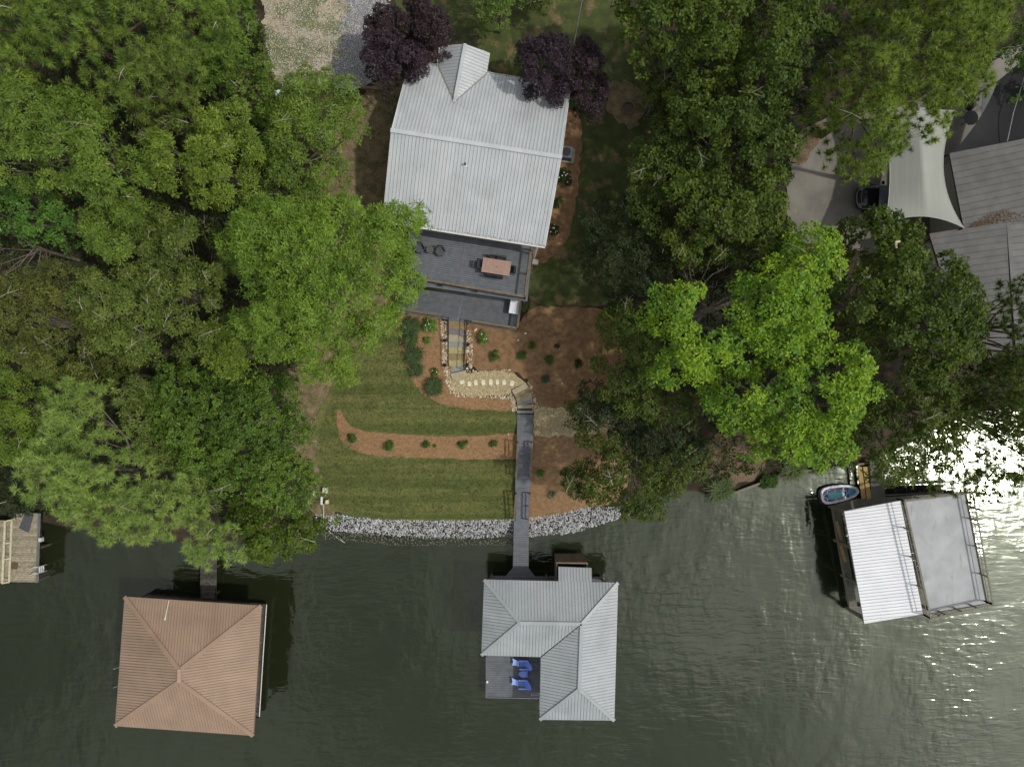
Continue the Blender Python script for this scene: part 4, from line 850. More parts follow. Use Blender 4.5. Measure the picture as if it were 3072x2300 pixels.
# clear kayak shaped dinghy
kz = .35; K0 = lambda x, y, z=.3: W(2440+x/5.53, 1400+y/5.53, z)
outl = [(125,440),(128,395),(160,362),(250,335),(350,318),(450,308),(560,312),(650,325),(715,350),(748,385),(752,410),(735,440),(690,480),(600,520),(480,555),(360,585),(260,602),(200,600),(160,575),(135,520)]
ky = thing('inflatable_boat', 'white rimmed inflatable boat with purple sides and teal floor moored beside the right dock', 'boat', K0(440,455,0))
P = [K0(x, y, .33) for x, y in outl]; cen = ctr(*P)
m = MB(); m.tube([lerp(p, cen, .05) for p in P]+[lerp(P[0], cen, .05)], .11, 8, cap=False); m.build('tube', mat('white_hull', L(240,244,250), rough=.35), ky, smooth=True)
m = MB(); m.tube([Vector((p.x, p.y, .17)) for p in [lerp(q, cen, -.05) for q in P]]+[Vector((lerp(P[0], cen, -.05).x, lerp(P[0], cen, -.05).y, .17))], .09, 6, cap=False); m.build('rubber_fender', M['black'], ky)
MB().slab([Vector((p.x, p.y, .3)) for p in [lerp(q, cen, .1) for q in P]], .1).build('inner_deck', mat('violet_vinyl', L(112,104,150), L(96,92,140), 3, .4), ky)
MB().slab([K0(x, y, .34) for x, y in [(600,340),(680,365),(735,405),(700,440),(640,465),(590,470),(560,440),(580,390)]][::-1], .05).build('bow_deck', mat('sky_blue_vinyl', L(96,170,214), rough=.4), ky)
MB().slab([K0(x, y, .325) for x, y in [(245,455),(262,440),(340,425),(470,412),(520,430),(522,470),(480,500),(340,525),(265,520),(248,500)]][::-1], .04).build('clear_floor', mat('teal_floor', L(124,206,214), rough=.3), ky)
m = MB(); pts = [K0(x, y, .36) for x, y in [(170,490),(190,455),(240,435),(340,405),(450,385),(540,395),(560,440),(540,490),(470,515),(340,540),(240,530),(185,515),(170,490)]]
m.tube(pts, .05, 6, cap=False); m.build('inner_rim', mat('lilac_vinyl', L(190,190,216), rough=.35), ky)
for (a, b) in (((228,405),(232,440)),((355,372),(362,400)),((490,345),(500,372)),((230,530),(240,570)),((380,515),(384,555)),((525,490),(530,520)),((600,470),(640,500))):
    MB().beam(K0(*a, .38), K0(*b, .38), .07, .06).build('grab_strap', M['white'], ky)
for i, (x, y) in enumerate(((270,385),(420,360),(540,350),(310,555),(450,530),(565,505))): MB().box(K0(x, y, .36), (.42,.12,.05), .2).build('side_pocket', mat('steel_blue_vinyl', L(80,92,130), rough=.4) if i == 0 else bpy.data.materials['steel_blue_vinyl'], ky)

# ------------------------------------------------------------------ cropped dock on the left edge
LDk = thing('left_dock', 'silvery plank dock cut by the left picture edge, with pale railing and swim ladder', 'dock', W(50,1640,0))
D5 = lambda x, y, z=1.6: W(x/5.52, 1500+y/5.52, z); ZX = 1.6
deck(LDk, [D5(215,215), D5(150,1352), D5(632,1358), D5(668,215)], (1,0,0), .16, M['olddeck'], tint=.16)
deck(LDk, [D5(-900,330,1.3), D5(-900,1375,1.3), D5(150,1375,1.3), D5(215,330,1.3)], (1,0,0), .16, M['olddeck'], tint=.2)
MB().beam(D5(650,215), D5(612,1362), .14, .12).build('edge_beam', mat('slate_edge', L(98,104,108)), LDk); MB().beam(D5(690,215,1.4), D5(622,1358,1.4), .08, .2).build('edge_board', M['olddeck'], LDk)
pl = mat('pale_rail_lumber', L(196,188,158), L(170,162,134), 7, .8)
for a, b, z in (((85,350),(38,1380),2.5), ((195,340),(150,1350),2.1)): MB().beam(D5(*a, z), D5(*b, z), .14, .06).build('rail_cap', pl, LDk)
for y, x in ((350,85),(720,70),(985,55),(1375,38)):
    a = D5(x, y, 2.5); MB().beam(a, Vector((a.x, a.y, .6)), .1, .1, up=(0,1,0)).build('rail_post', pl, LDk); MB().beam(a-Vector((0,0,.05)), D5(x+115, y-25, 2.1), .1, .1).build('rail_brace', pl, LDk)
for x, y in ((230,240),(160,1340),(640,240),(600,1340),(620,800)): p = D5(x, y, 1.5); MB().tube([(p.x, p.y, -1.2),(p.x, p.y, 1.5)], .1, 8).build('pile', M['pile'], LDk)
ml = mat('charcoal_rubber', L(78,80,84), rough=.9)
tag(MB().slab([D5(x, y, 1.64) for x, y in ((430,180),(310,465),(478,535),(555,235),(530,205))], .02).build('rubber_mat', ml, at=D5(430,360,1.62)), 'charcoal mat lying on the left dock', 'mat')
tag(MB().slab([D5(x, y, 1.63) for x, y in ((190,1028),(180,1138),(290,1140),(296,1028))], .015).build('door_mat', mat('brown_coir', L(100,84,64), L(72,58,44), 20), at=D5(240,1080,1.62)), 'small square brown mat on the left dock near the ladder', 'mat')
tag(MB().box(D5(680,650,1.7), (.24,.3,.3)).build('power_box', M['siding'], at=D5(680,650,1.5)), 'pale power box on the outer edge of the left dock', 'power box')
ll = thing('swim_ladder', 'white swim ladder hooked on the lower corner of the left dock', 'ladder', D5(640,1170))
for y in (1110, 1215): m = MB(); m.tube([D5(490,y+28,1.65), D5(560,y,2.2), D5(620,y,2.25), D5(700,y-25,1.5), D5(790,y-55,-.3)], .028, 6); m.build('handrail', M['white'], ll)
for k, z in enumerate((1.5, 1.1, .7)): MB().beam(D5(655+32*k,1100-8*k,z), D5(655+32*k,1195-8*k,z), .1, .03).build('rung', M['white'], ll)

# ------------------------------------------------------------------ neighbour house, canopy, shade sail on the right
nb = thing('neighbour_house', 'house on the right edge under dull grey ribbed metal roofs at two levels', 'house', Vector((*W(3000,800,9).xy, 6.5)))
RN = lambda x, y, z: W(2300+x/2.865, 200+y/2.865, z); DU = M['roof_dull']
roof_face(nb, [RN(1572,745,9.6), RN(1690,1385,9.6), W(3300,632,10.9), W(3300,372,10.9)], (1,.19,.1), .42, DU, rib=.05)
roof_face(nb, [W(2787,702.6,9.3), W(2905,1085,9.3), W(3052,1072,9.9), W(3022,665,9.9)], (1,.12,.1), .42, DU, rib=.05)
roof_face(nb, [W(3022,665,9.9), W(3052,1072,9.9), W(3330,1050,9.2), W(3330,622,9.2)], (-1,-.12,.1), .42, DU, rib=.05)
capbar(nb, W(3022,665,9.9), W(3052,1072,9.9), .22, DU, .05, .06); capbar(nb, W(3068,418,10.1), W(3110,655,10.1), .2, DU, .05, .12)
for a, b in ((W(2787,702.6,9.22), W(2905,1085,9.22)), (W(2905,1085,9.2), W(3052,1072,9.8)), (W(2787,702.6,9.22), W(3022,665,9.82)), (RN(1572,745,9.5), RN(1690,1385,9.5)), (RN(1690,1385,9.5), W(3300,632,10.8))): MB().beam(a, b, .05, .18).build('fascia', M['wood'], nb)
for (a, b) in ((W(2815,720,9), W(2915,1050,9)), (W(2915,1050,9), W(3330,1010,9)), (W(2870,480,9), W(2900,670,9)), (W(2870,480,9), W(3300,400,9))): wall(nb, a, b, 5.0, 8.9, [], M['siding'])
m = MB()
for i in range(760):
    f_ = random.random(); p = lerp(W(2915,682,9.7), W(3090,655,10.1), f_); p = p+Vector((random.uniform(-.3,.3), random.uniform(0,.75)*math.sin(f_*3.1), .12+random.random()*.03)); k = random.uniform(.6,1.2); m.box(p, (.07,.02,.015), random.random()*3, col=(k,k*.95,k*.85))
m.build('pine_straw_drift', mat('drift_straw', L(112,90,58), attr=True), nb, kind='stuff')
cp = thing('canopy', 'large pale grey fabric canopy with curved edges stretched over the driveway', 'canopy', Vector((*W(2760,520,7).xy, 6.8)))
zc = 10.0; cn4 = [W(2640,300,zc), W(2655,668,zc-.3), W(2892,684,zc), W(2866,332,zc)]     # TL BL BR TR
fab = layered(mat('pale_grey_mesh_fabric', L(146,148,139), L(138,140,132), .5, .8, attr=False), L(156,158,149), 1.2, .5, .7, .4, stretch=(6,.2,1)); nu, nv = 24, 24; V_ = []; Fc = []
for j in range(nv+1):
    for i in range(nu+1):
        u, v = i/nu, j/nv; p = lerp(lerp(cn4[0], cn4[3], u), lerp(cn4[1], cn4[2], u), v)
        bow = 4*v*(1-v); bo2 = 4*u*(1-u); p = p+Vector(((.75*(1-u)-.72*u)*bow*(1 if u < .5 else 1), (.55*v-.2*(1-v))*bo2, 0))
        p.z += .16*(1-abs(2*u-1))-.55*bow*abs(2*u-1)+.0; V_.append(p)
for j in range(nv):
    for i in range(nu): a = j*(nu+1)+i; Fc.append((a, a+nu+1, a+nu+2, a+1))
m = MB(); m.add(V_, Fc); m.add([p-Vector((0,0,.03)) for p in V_], [tuple(reversed(f_)) for f_ in Fc]); m.build('fabric', fab, cp, smooth=True)
m = MB(); ed = [V_[j*(nu+1)] for j in range(nv+1)]+[V_[nv*(nu+1)+i] for i in range(nu+1)]+[V_[j*(nu+1)+nu] for j in range(nv, -1, -1)]+[V_[i] for i in range(nu, -1, -1)]
m.tube(ed, .03, 5, cap=False); m.build('edge_cable', mat('pale_webbing', L(170,172,160)), cp)
for p in cn4: MB().tube([(p.x, p.y, float(gz(p.x, p.y))-.2), (p.x, p.y, p.z-.03)], .05, 8).build('mast', M['black'], cp)
a = lerp(cn4[0], cn4[3], .5); b = lerp(cn4[1], cn4[2], .5); MB().beam(a+Vector((0,0,.1)), b+Vector((0,.6,.02)), .05, .06).build('ridge_beam', M['steel'], cp)
ss = thing('shade_sail', 'near black triangular shade sail beside the pale canopy, upper right', 'shade sail', Vector((*W(3010,370,9).xy, 7)))
sp = [W(2858,457,9.6), W(3110,410,10.0), W(3140,120,10.2), W(2992,245,9.7)]; V_ = []; Fc = []; n = 14
for j in range(n+1):
    for i in range(n+1):
        u, v = i/n, j/n; p = lerp(lerp(sp[0], sp[1], u), lerp(sp[3], sp[2], u), v); V_.append(p+Vector((.35*4*v*(1-v)*(1-u), 0, -.25*math.sin(u*3.14)*math.sin(v*3.14))))
for j in range(n):
    for i in range(n): a = j*(n+1)+i; Fc.append((a, a+1, a+n+2, a+n+1))
m = MB(); m.add(V_, Fc); m.add([p-Vector((0,0,.02)) for p in V_], [tuple(reversed(f_)) for f_ in Fc]); m.build('fabric', layered(mat('black_mesh', L(38,38,40), L(30,30,32), .5, .9), L(52,52,54), .8, .55, .75, .6), ss, smooth=True)
for p in (sp[0], sp[3]): MB().tube([(p.x, p.y, 6.5), (p.x, p.y, p.z-.03)], .05, 8).build('mast', M['black'], ss)
MB().tube([W(3022,424,10.2), W(3040,340,10.3), W(3075,225,10.4)], .035, 5).build('edge_cable', M['steel'], ss)
pw = W(2960,290,7.8); tag(MB().slab([W(2950,274,7.9), W(2945,342,7.9), W(2962,320,7.9), W(2984,272,7.9)], .05).build('white_board', M['white'], at=pw), 'bright white board leaning at the edge of the black shade sail', 'board')
# neighbour's car under the canopy
cc_ = G(2655,604); cz = float(gz(cc_.x, cc_.y))+.09; car = thing('parked_car', 'black car parked nose out under the pale canopy', 'car', Vector((cc_.x, cc_.y, cz))); car.rotation_euler.z = math.radians(-3)
paint = mat('black_car_paint', (.008,.008,.012), rough=.18, spec=.6, coat=.6)
secs = [(-2.30,.55,.30,.56),(-2.18,.74,.22,.68),(-1.9,.84,.18,.78),(-1.3,.90,.18,.88),(-.75,.91,.18,.96),(.6,.92,.18,.98),(1.6,.91,.18,.99),(2.1,.86,.2,.98),(2.32,.76,.3,.9)]
m = MB(); V_ = []; n = 12
for x, hw_, z0, z1 in secs:
    for k in range(n):
        a = 2*math.pi*k/n+math.pi/n; cx1 = math.copysign(abs(math.cos(a))**.45, math.cos(a)); sz1 = math.copysign(abs(math.sin(a))**.5, math.sin(a)); V_.append((x, cx1*hw_, (z0+z1)/2+sz1*(z1-z0)/2))
Fc = [(i*n+k, (i+1)*n+k, (i+1)*n+(k+1) % n, i*n+(k+1) % n) for i in range(len(secs)-1) for k in range(n)]; Fc += [tuple(range(n)), tuple((len(secs)-1)*n+k for k in range(n-1, -1, -1))]
m.add(V_, Fc); sub(car, m, 'body', paint).data.shade_smooth()
m = MB(); lo_ = [(-.95,-.82),(1.9,-.8),(1.9,.8),(-.95,.82)]; hi_ = [(-.1,-.62),(1.35,-.62),(1.35,.62),(-.1,.62)]
m.add([(x, y, .95) for x, y in lo_]+[(x, y, 1.42) for x, y in hi_], [(4,5,6,7),(0,1,5,4),(2,3,7,6)]); sub(car, m, 'cabin', paint)
m = MB(); m.add([(-.96,-.78,.955),(-.96,.78,.955),(-.11,.6,1.43),(-.11,-.6,1.43)], [(0,1,2,3)]); rw = MB(); rw.add([(1.91,.78,.955),(1.91,-.78,.955),(1.36,-.6,1.43),(1.36,.6,1.43)], [(0,1,2,3)]); sub(car, rw, 'rear_window', M['glass']); sub(car, m, 'windscreen', mat('windscreen_glass', (.10,.11,.16), rough=.08, spec=.9))
for x in (-1.45, 1.4):
    for y in (-.86, .86): o = sub(car, MB().tube([(x, y-.1, .33), (x, y+.1, .33)], .33, 16), 'wheel', mat('tyre_rubber', (.015,.015,.015)) if 'tyre_rubber' not in bpy.data.materials else bpy.data.materials['tyre_rubber'])
for y in (-.6, .6): sub(car, MB().box((-2.12, y, .68), (.2,.3,.1)), 'headlight', M['steel']); sub(car, MB().box((-.75, y*1.62, 1.0), (.16,.22,.12)), 'wing_mirror', paint)
m = MB(); m.tube([(-2.22,-.62,.62),(-2.34,-.3,.62),(-2.36,0,.62),(-2.34,.3,.62),(-2.22,.62,.62)], .03, 5); sub(car, m, 'grille_bar', M['steel'])
m = MB(); m.tube([(-2.02,-.6,.8),(-2.1,-.3,.83),(-2.12,0,.84),(-2.1,.3,.83),(-2.02,.6,.8)], .014, 5); sub(car, m, 'bonnet_trim', M['steel'])
# ------------------------------------------------------------------ neighbour yard: bicycle, fire ring, lattice, timbers, fence
def bicycle(c_, rz, label):
    t = thing('bicycle', label, 'bicycle', c_); t.rotation_euler.z = rz; m_ = M['black']
    for x in (-.5, .5):
        m = MB(); m.tube([(x+.33*math.cos(a), 0, .34+.33*math.sin(a)) for a in [k*math.pi/8 for k in range(17)]], .022, 5, cap=False)
        for k in range(4): a = k*math.pi/4; m.tube([(x-.32*math.cos(a), 0, .34-.32*math.sin(a)), (x+.32*math.cos(a), 0, .34+.32*math.sin(a))], .005, 3)
        sub(t, m, 'wheel', m_)
    m = MB()
    for p, q in (((-.5,0,.34),(-.15,0,.3)), ((-.15,0,.3),(-.25,0,.82)), ((-.25,0,.75),(.33,0,.8)), ((-.15,0,.3),(.36,0,.7)), ((-.5,0,.34),(-.24,0,.75)), ((.5,0,.34),(.33,0,.92))): m.tube([p, q], .018, 5)
    sub(t, m, 'frame', M['steel']); sub(t, MB().box((-.27,0,.88), (.24,.13,.05)), 'saddle', m_)
    sub(t, MB().tube([(.2,-.28,.95),(.34,-.15,.97),(.34,.15,.97),(.2,.28,.95)], .015, 5), 'handlebar', m_)
p = G(2914,303,.1); bicycle(p, 1.2, 'dark bicycle standing on the concrete between pine and black shade sail')
p = G(2886,330,.1); m = MB(); gr = thing('covered_grill', 'round black covered grill on legs by the canopy mast', 'grill', p)
m.tube([p+Vector((0,0,.6)), p+Vector((0,0,.75)), p+Vector((0,0,1.0)), p+Vector((0,0,1.12))], [.2,.36,.33,.1], 12); m.build('kettle', M['black'], gr)
for a in (.5,2.6,4.7): MB().beam(p+Vector((.3*math.cos(a),.3*math.sin(a),0)), p+Vector((.2*math.cos(a),.2*math.sin(a),.65)), .03, .03, up=(0,1,.1)).build('leg', M['steel'], gr)
p = G(2893,365,.1); tp_ = thing('patio_table', 'grey oval patio table near the curved canopy edge', 'table', p)
m = MB(); m.tube([p+Vector((0,0,.7)), p+Vector((0,0,.74))], .5, 16); m.build('tabletop', M['gwicker'], tp_)
for a in (.8,2.4,3.9,5.5): MB().beam(p+Vector((.35*math.cos(a),.35*math.sin(a),0)), p+Vector((.3*math.cos(a),.3*math.sin(a),.7)), .04, .04, up=(0,1,.1)).build('leg', M['black'], tp_)
p = G(1884,324,.1); fr = thing('fire_ring', 'rusty round fire ring on bare soil in the back yard', 'fire ring', p); n = 12
for k in range(n): a = k*2*math.pi/n; MB().box(p+Vector((.42*math.cos(a),.42*math.sin(a),.07)), (.1,.21,.16), a).build('ring_block', M['wood'], fr)
tag(MB().tube([p+Vector((0,0,0)), p+Vector((0,0,.03))], .34, 14).build('ash_bed', mat('ash', L(92,82,72)), at=p), 'dark ash lying inside the fire ring', 'ash')
p = G(1378,112,.5); lt = thing('lattice_frame', 'dark wire grid frame on the ground behind the front gable', 'lattice', p)
for k in range(15): a, b = W(1322+k*8,92+k*.6,8.1), W(1318+k*8,142,8.1); MB().beam(a, b, .02, .02).build('wire', M['black'], lt)
for k in range(8): a, b = W(1320,94+k*6.5,8.1), W(1434,100+k*6.5,8.1); MB().beam(a, b, .02, .02).build('wire', M['black'], lt)
for px, py in ((1322,92),(1434,98),(1318,142)): q = W(px, py, 8.1); MB().beam((q.x, q.y, 7.0), q, .06, .06, up=(0,1,0)).build('post', M['wood'], lt)
def timber(pts, label, dz=.12, w_=.18, h_=.22, m_=None):
    t = thing('landscape_timber', label, 'timber edging', G(*pts[0], 0))
    for a, b in zip(pts, pts[1:]): MB().beam(G(*a, dz), G(*b, dz), w_, h_).build('timber', m_ or M['wood'], t)
timber([(789,78),(795,150),(799,225)], 'weathered timber edging along the left side of the gravel driveway'); timber([(1080,263),(1110,264),(1150,268)], 'timber edging closing the lower end of the grey gravel strip')
# seawall
sw_ = thing('seawall', 'low grey seawall holding the right shore beside the lake', 'seawall', W(2330,1430,0))
pts = [(2195,1478),(2255,1456),(2330,1428),(2400,1413),(2470,1403),(2530,1396),(2600,1388)]
for a, b in zip(pts, pts[1:]): MB().beam(W(*a, .12), W(*b, .12), .16, .6).build('wall_panel', mat('seawall_vinyl', L(120,116,104)) if 'seawall_vinyl' not in bpy.data.materials else bpy.data.materials['seawall_vinyl'], sw_)
# white rail glimpsed between right trees, and a pale beam corner
fz = lambda px, py, z: W(px, py, z)
wr = thing('white_rail', 'white rail glimpsed as a bright line between the two right hand trees', 'rail', fz(2580,836,8.5))
MB().beam(fz(2508,853,11.6), fz(2662,815,11.6), .16, .06).build('rail_cap', M['white'], wr)
for f_ in (0,.33,.66,1): p = lerp(fz(2508,853,11.6), fz(2662,815,11.6), f_); MB().beam((p.x, p.y, 5.6), p, .1, .1, up=(0,1,0)).build('rail_post', M['white'], wr)
lb = thing('beam_corner', 'pale L shaped timber corner poking out between leaves below the canopy', 'timber', W(2690,733,16.2))
MB().beam(W(2685,727,16.2), W(2700,724,16.2), .12, .1).build('beam', pl, lb); MB().beam(W(2687,729,16.2), W(2689,745,16.2), .12, .1).build('beam', pl, lb); q = W(2687,728,16.2); MB().beam((q.x, q.y, 6), q-Vector((0,0,.05)), .12, .12, up=(0,1,0)).build('post', pl, lb)
# utility posts and box by the left end of the riprap
p = G(976,1470,.3); tag(MB().box((p.x, p.y, p.z), (.3,.42,.5)).build('utility_box', mat('pale_green_box', L(196,206,180)), at=p), 'pale green utility box on the dry lawn near the rocks', 'utility box')
p = G(946,1476,.5); up = thing('utility_post', 'short white post with two caps under the left trees', 'utility post', G(946,1476))
MB().beam(p-Vector((0,0,.6)), p+Vector((0,0,.4)), .12, .12, up=(0,1,0)).build('post', M['white'], up); MB().box(p+Vector((0,.12,.42)), (.14,.2,.14)).build('outlet_box', M['white'], up); MB().box(p+Vector((0,-.18,.3)), (.16,.24,.12)).build('outlet_box', M['white'], up)
p = G(970,1500,.6); up = thing('pump_stand', 'white pump stand with hose running down the rocks into the lake', 'pump', G(970,1500))
MB().beam(p-Vector((0,-.3,.7)), p+Vector((0,.3,.5)), .1, .1, up=(0,1,0)).build('post', M['white'], up); MB().box(p+Vector((0,0,.45)), (.16,.55,.08)).build('bracket', M['white'], up); MB().box(p+Vector((.13,-.05,.4)), (.14,.3,.16)).build('pump_body', M['black'], up)
MB().box(p+Vector((.25,-.15,-.2)), (.2,.3,.3)).build('cream_box', mat('cream_plastic', L(214,206,160)), up)
m = MB(); m.tube([G(970,1512,.9), G(971,1535,.35), G(970,1565,.25), G(975,1580,.2), W(992,1598,.06), W(1020,1618,.02), W(1040,1630,-.04)], .03, 6); m.build('hose', mat('pale_hose', L(190,200,188)), up)
p = G(1582,974,.2); gl = thing('garden_light', 'small chrome garden light with a black hose coil near the deck corner', 'garden light', p)
MB().tube([p, p+Vector((0,0,.35))], .02, 6).build('stake', M['black'], gl); MB().rock(p+Vector((0,0,.4)), .1, (1,1,1), 1).build('lamp_head', M['steel'], gl)
m = MB(); m.tube([G(1575,862,.1), G(1582,880,.08), G(1589,900,.08), G(1587,922,.08), G(1580,940,.08), G(1576,952,.1)], .035, 6); tag(m.build('garden_hose', M['black'], at=G(1582,900)), 'black garden hose on the grass beside the deck corner', 'hose')
p = G(846,292,.3); tag(MB().box((p.x, p.y, p.z+.35), (.4,.36,.9), .2).build('mailbox_stand', mat('pale_aqua_lid', L(196,214,204)), at=p), 'small pale boxed stand at the lower left corner of the gravel driveway', 'box stand')

# ------------------------------------------------------------------ foliage
def unit(v): return v/np.maximum(np.linalg.norm(v, axis=1, keepdims=True), 1e-9)
def sprigs(S, Nn, k, ln, wd, elev, cols, tilt=.45):
    """k leaves radiating from every sprig centre: kite shaped quads"""
    m_ = len(S); ref = unit(RNG.normal(size=(m_,3))); t1 = unit(np.cross(Nn, ref)); t2 = np.cross(Nn, t1)
    S2 = np.repeat(S, k, 0); N2 = np.repeat(Nn, k, 0); T1 = np.repeat(t1, k, 0); T2 = np.repeat(t2, k, 0)
    a = (np.tile(np.arange(k), m_)*2*math.pi/k+RNG.uniform(-.5, .5, m_*k))[:,None]; e = RNG.uniform(elev[0], elev[1], (m_*k,1))
    rad = np.cos(a)*T1+np.sin(a)*T2; ax = unit(rad*np.cos(e)+N2*np.sin(e)); nr = unit(N2*np.cos(e)-rad*np.sin(e)+RNG.normal(size=(m_*k,3))*tilt); sd2 = unit(np.cross(ax, nr))
    l_ = ln*RNG.uniform(.7, 1.25, (m_*k,1)); w_ = wd*RNG.uniform(.75, 1.2, (m_*k,1)); b0 = S2+ax*l_*.12
    Q = np.stack([b0, b0+ax*l_*.5+sd2*w_*.5, b0+ax*l_, b0+ax*l_*.5-sd2*w_*.5], 1).reshape(-1, 3)
    return Q, np.repeat(cols, k, 0)*RNG.uniform(.85, 1.15, (m_*k,1))
def needles(S, Nn, k, ln, wd, cols):
    m_ = len(S); v = RNG.normal(size=(m_*k,3)); v = unit(unit(v)+np.repeat(Nn, k, 0)*.55); S2 = np.repeat(S, k, 0); sd2 = unit(np.cross(v, RNG.normal(size=(m_*k,3))))
    l_ = ln*RNG.uniform(.75, 1.15, (m_*k,1)); T = np.stack([S2+sd2*wd, S2-sd2*wd, S2+v*l_], 1).reshape(-1, 3)
    return T, np.repeat(cols, k, 0)*RNG.uniform(.8, 1.2, (m_*k,1))
SPEC = {  # sprig density per m2 of lobe surface, leaves, length, width, elevation, base colour, second colour
 'oak':    dict(d=14, k=7, l=.25, w=.07, e=(-.2,.6), c=(.208,.300,.040), c2=(.104,.165,.028), lobe=(.55,1.1)),
 'olive':  dict(d=12, k=6, l=.22, w=.08, e=(-.3,.6), c=(.145,.170,.032), c2=(.075,.095,.022), lobe=(.6,1.05)),
 'mix':    dict(d=12, k=6, l=.24, w=.09, e=(-.3,.6), c=(.185,.245,.048), c2=(.090,.138,.030), lobe=(.55,1.05)),
 'vivid':  dict(d=11, k=5, l=.22, w=.13, e=(-.2,.5), c=(.150,.300,.035), c2=(.070,.160,.025), lobe=(.5,1.0)),
 'pinelight': dict(d=2.3, k=64, l=.42, w=.019, c=(.375,.500,.110), c2=(.215,.315,.070), lobe=(.5,.95)),
 'bright': dict(d=10, k=5, l=.25, w=.13, e=(-.1,.5), c=(.275,.415,.028), c2=(.095,.205,.025), lobe=(.6,1.15)),
 'green':  dict(d=13, k=6, l=.17, w=.10, e=(-.3,.6), c=(.145,.240,.030), c2=(.058,.115,.019), lobe=(.6,1.1)),
 'broad':  dict(d=11, k=5, l=.24, w=.15, e=(-.3,.5), c=(.112,.168,.018), c2=(.042,.076,.012), lobe=(.5,.95)),
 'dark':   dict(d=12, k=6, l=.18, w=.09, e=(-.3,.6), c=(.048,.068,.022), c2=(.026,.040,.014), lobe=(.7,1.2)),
 'deep':   dict(d=11, k=5, l=.20, w=.12, e=(-.3,.6), c=(.105,.145,.020), c2=(.048,.078,.013), lobe=(.6,1.15)),
 'purple': dict(d=46, k=6, l=.11, w=.065, e=(-.2,.8), c=(.058,.034,.042), c2=(.030,.018,.023), lobe=(.38,.62)),
 'pine':   dict(d=2.9, k=54, l=.38, w=.018, c=(.235,.325,.055), c2=(.120,.185,.034), lobe=(.5,.95)),
 'pinedark': dict(d=3.0, k=48, l=.34, w=.017, c=(.130,.190,.036), c2=(.070,.115,.025), lobe=(.45,.85)),
}
def lobes_for(B, z0, z1, rr, dens, hole=None, zfl=.0):
    x0, y0 = B.min(0); x1, y1 = B.max(0); rl, rh = rr; area = (x1-x0)*(y1-y0); n = int(area/(rl*rl)*6)+40
    pts = np.stack([RNG.uniform(x0, x1, n), RNG.uniform(y0, y1, n)], 1); pts = pts[inside(B, pts)]
    d = edge_dist(B, pts); dm = max(d.max(), .01); out = []
    for p, dd in zip(pts, d):
        r = random.uniform(rl, rh)
        if dd < .22: continue
        r = min(r, dd+.28); ok = True
        for q in out:
            if (q[0]-p[0])**2+(q[1]-p[1])**2 < (.62*(r+q[3])*dens)**2: ok = False; break
        if ok:
            f_ = min(1, dd/(dm*.9)); z = z0+(z1-z0)*(1-(1-f_)**2)**.55+random.uniform(-.75,.55)*(z1-z0)*.32-r*.5
            out.append((p[0], p[1], z, r))
    return out
def leaf_cloud(lob, sp, dens=1.0, up=.6, shell=.5):
    SS, NN, CC = [], [], []
    for x, y, z, r in lob:
        n = max(5, int(sp['d']*dens*2.9*math.pi*r*r)); v = RNG.normal(size=(n,3)); v[:,2] = np.where(v[:,2] < -.25, -v[:,2], v[:,2]); v = unit(v)
        ph = RNG.uniform(0, 6.28, 3); bump = 1+.16*np.sin(v[:,0]*5+ph[0])*np.sin(v[:,1]*5+ph[1])+.1*np.sin(v[:,2]*7+v[:,0]*4+ph[2])
        rad = r*bump*RNG.uniform(.55, 1.0, n)**shell; S = np.stack([x+v[:,0]*rad, y+v[:,1]*rad, z+v[:,2]*rad*.8], 1)
        SS.append(S); NN.append(unit(v+np.array([0,0,up])+RNG.normal(size=(n,3))*.25))
        t_ = np.clip(RNG.normal(.5, .28, (n,1))+random.uniform(-.28,.28), 0, 1); CC.append(np.array(sp['c'])*t_+np.array(sp['c2'])*(1-t_))
    return np.concatenate(SS), np.concatenate(NN), np.concatenate(CC)
def branchy(m, base, tips, r0, spread=.5):
    base = Vector(base)
    for tp in tips:
        tp = Vector(tp); mid = lerp(base, tp, .5)+Vector((random.uniform(-.3,.3), random.uniform(-.3,.3), -abs(tp.z-base.z)*.12)); q = lerp(mid, tp, .55)+Vector((random.uniform(-.2,.2), random.uniform(-.2,.2), .1))
        m.tube([base, mid, q, tp], [r0, r0*.6, r0*.35, r0*.12], 5)
        for s_ in range(2):
            t2 = tp+Vector((random.uniform(-spread,spread), random.uniform(-spread,spread), random.uniform(0,.3))); m.tube([q, lerp(q, t2, .6)+Vector((0,0,.08)), t2], [r0*.25, r0*.15, r0*.05], 4)
NTRI = 0
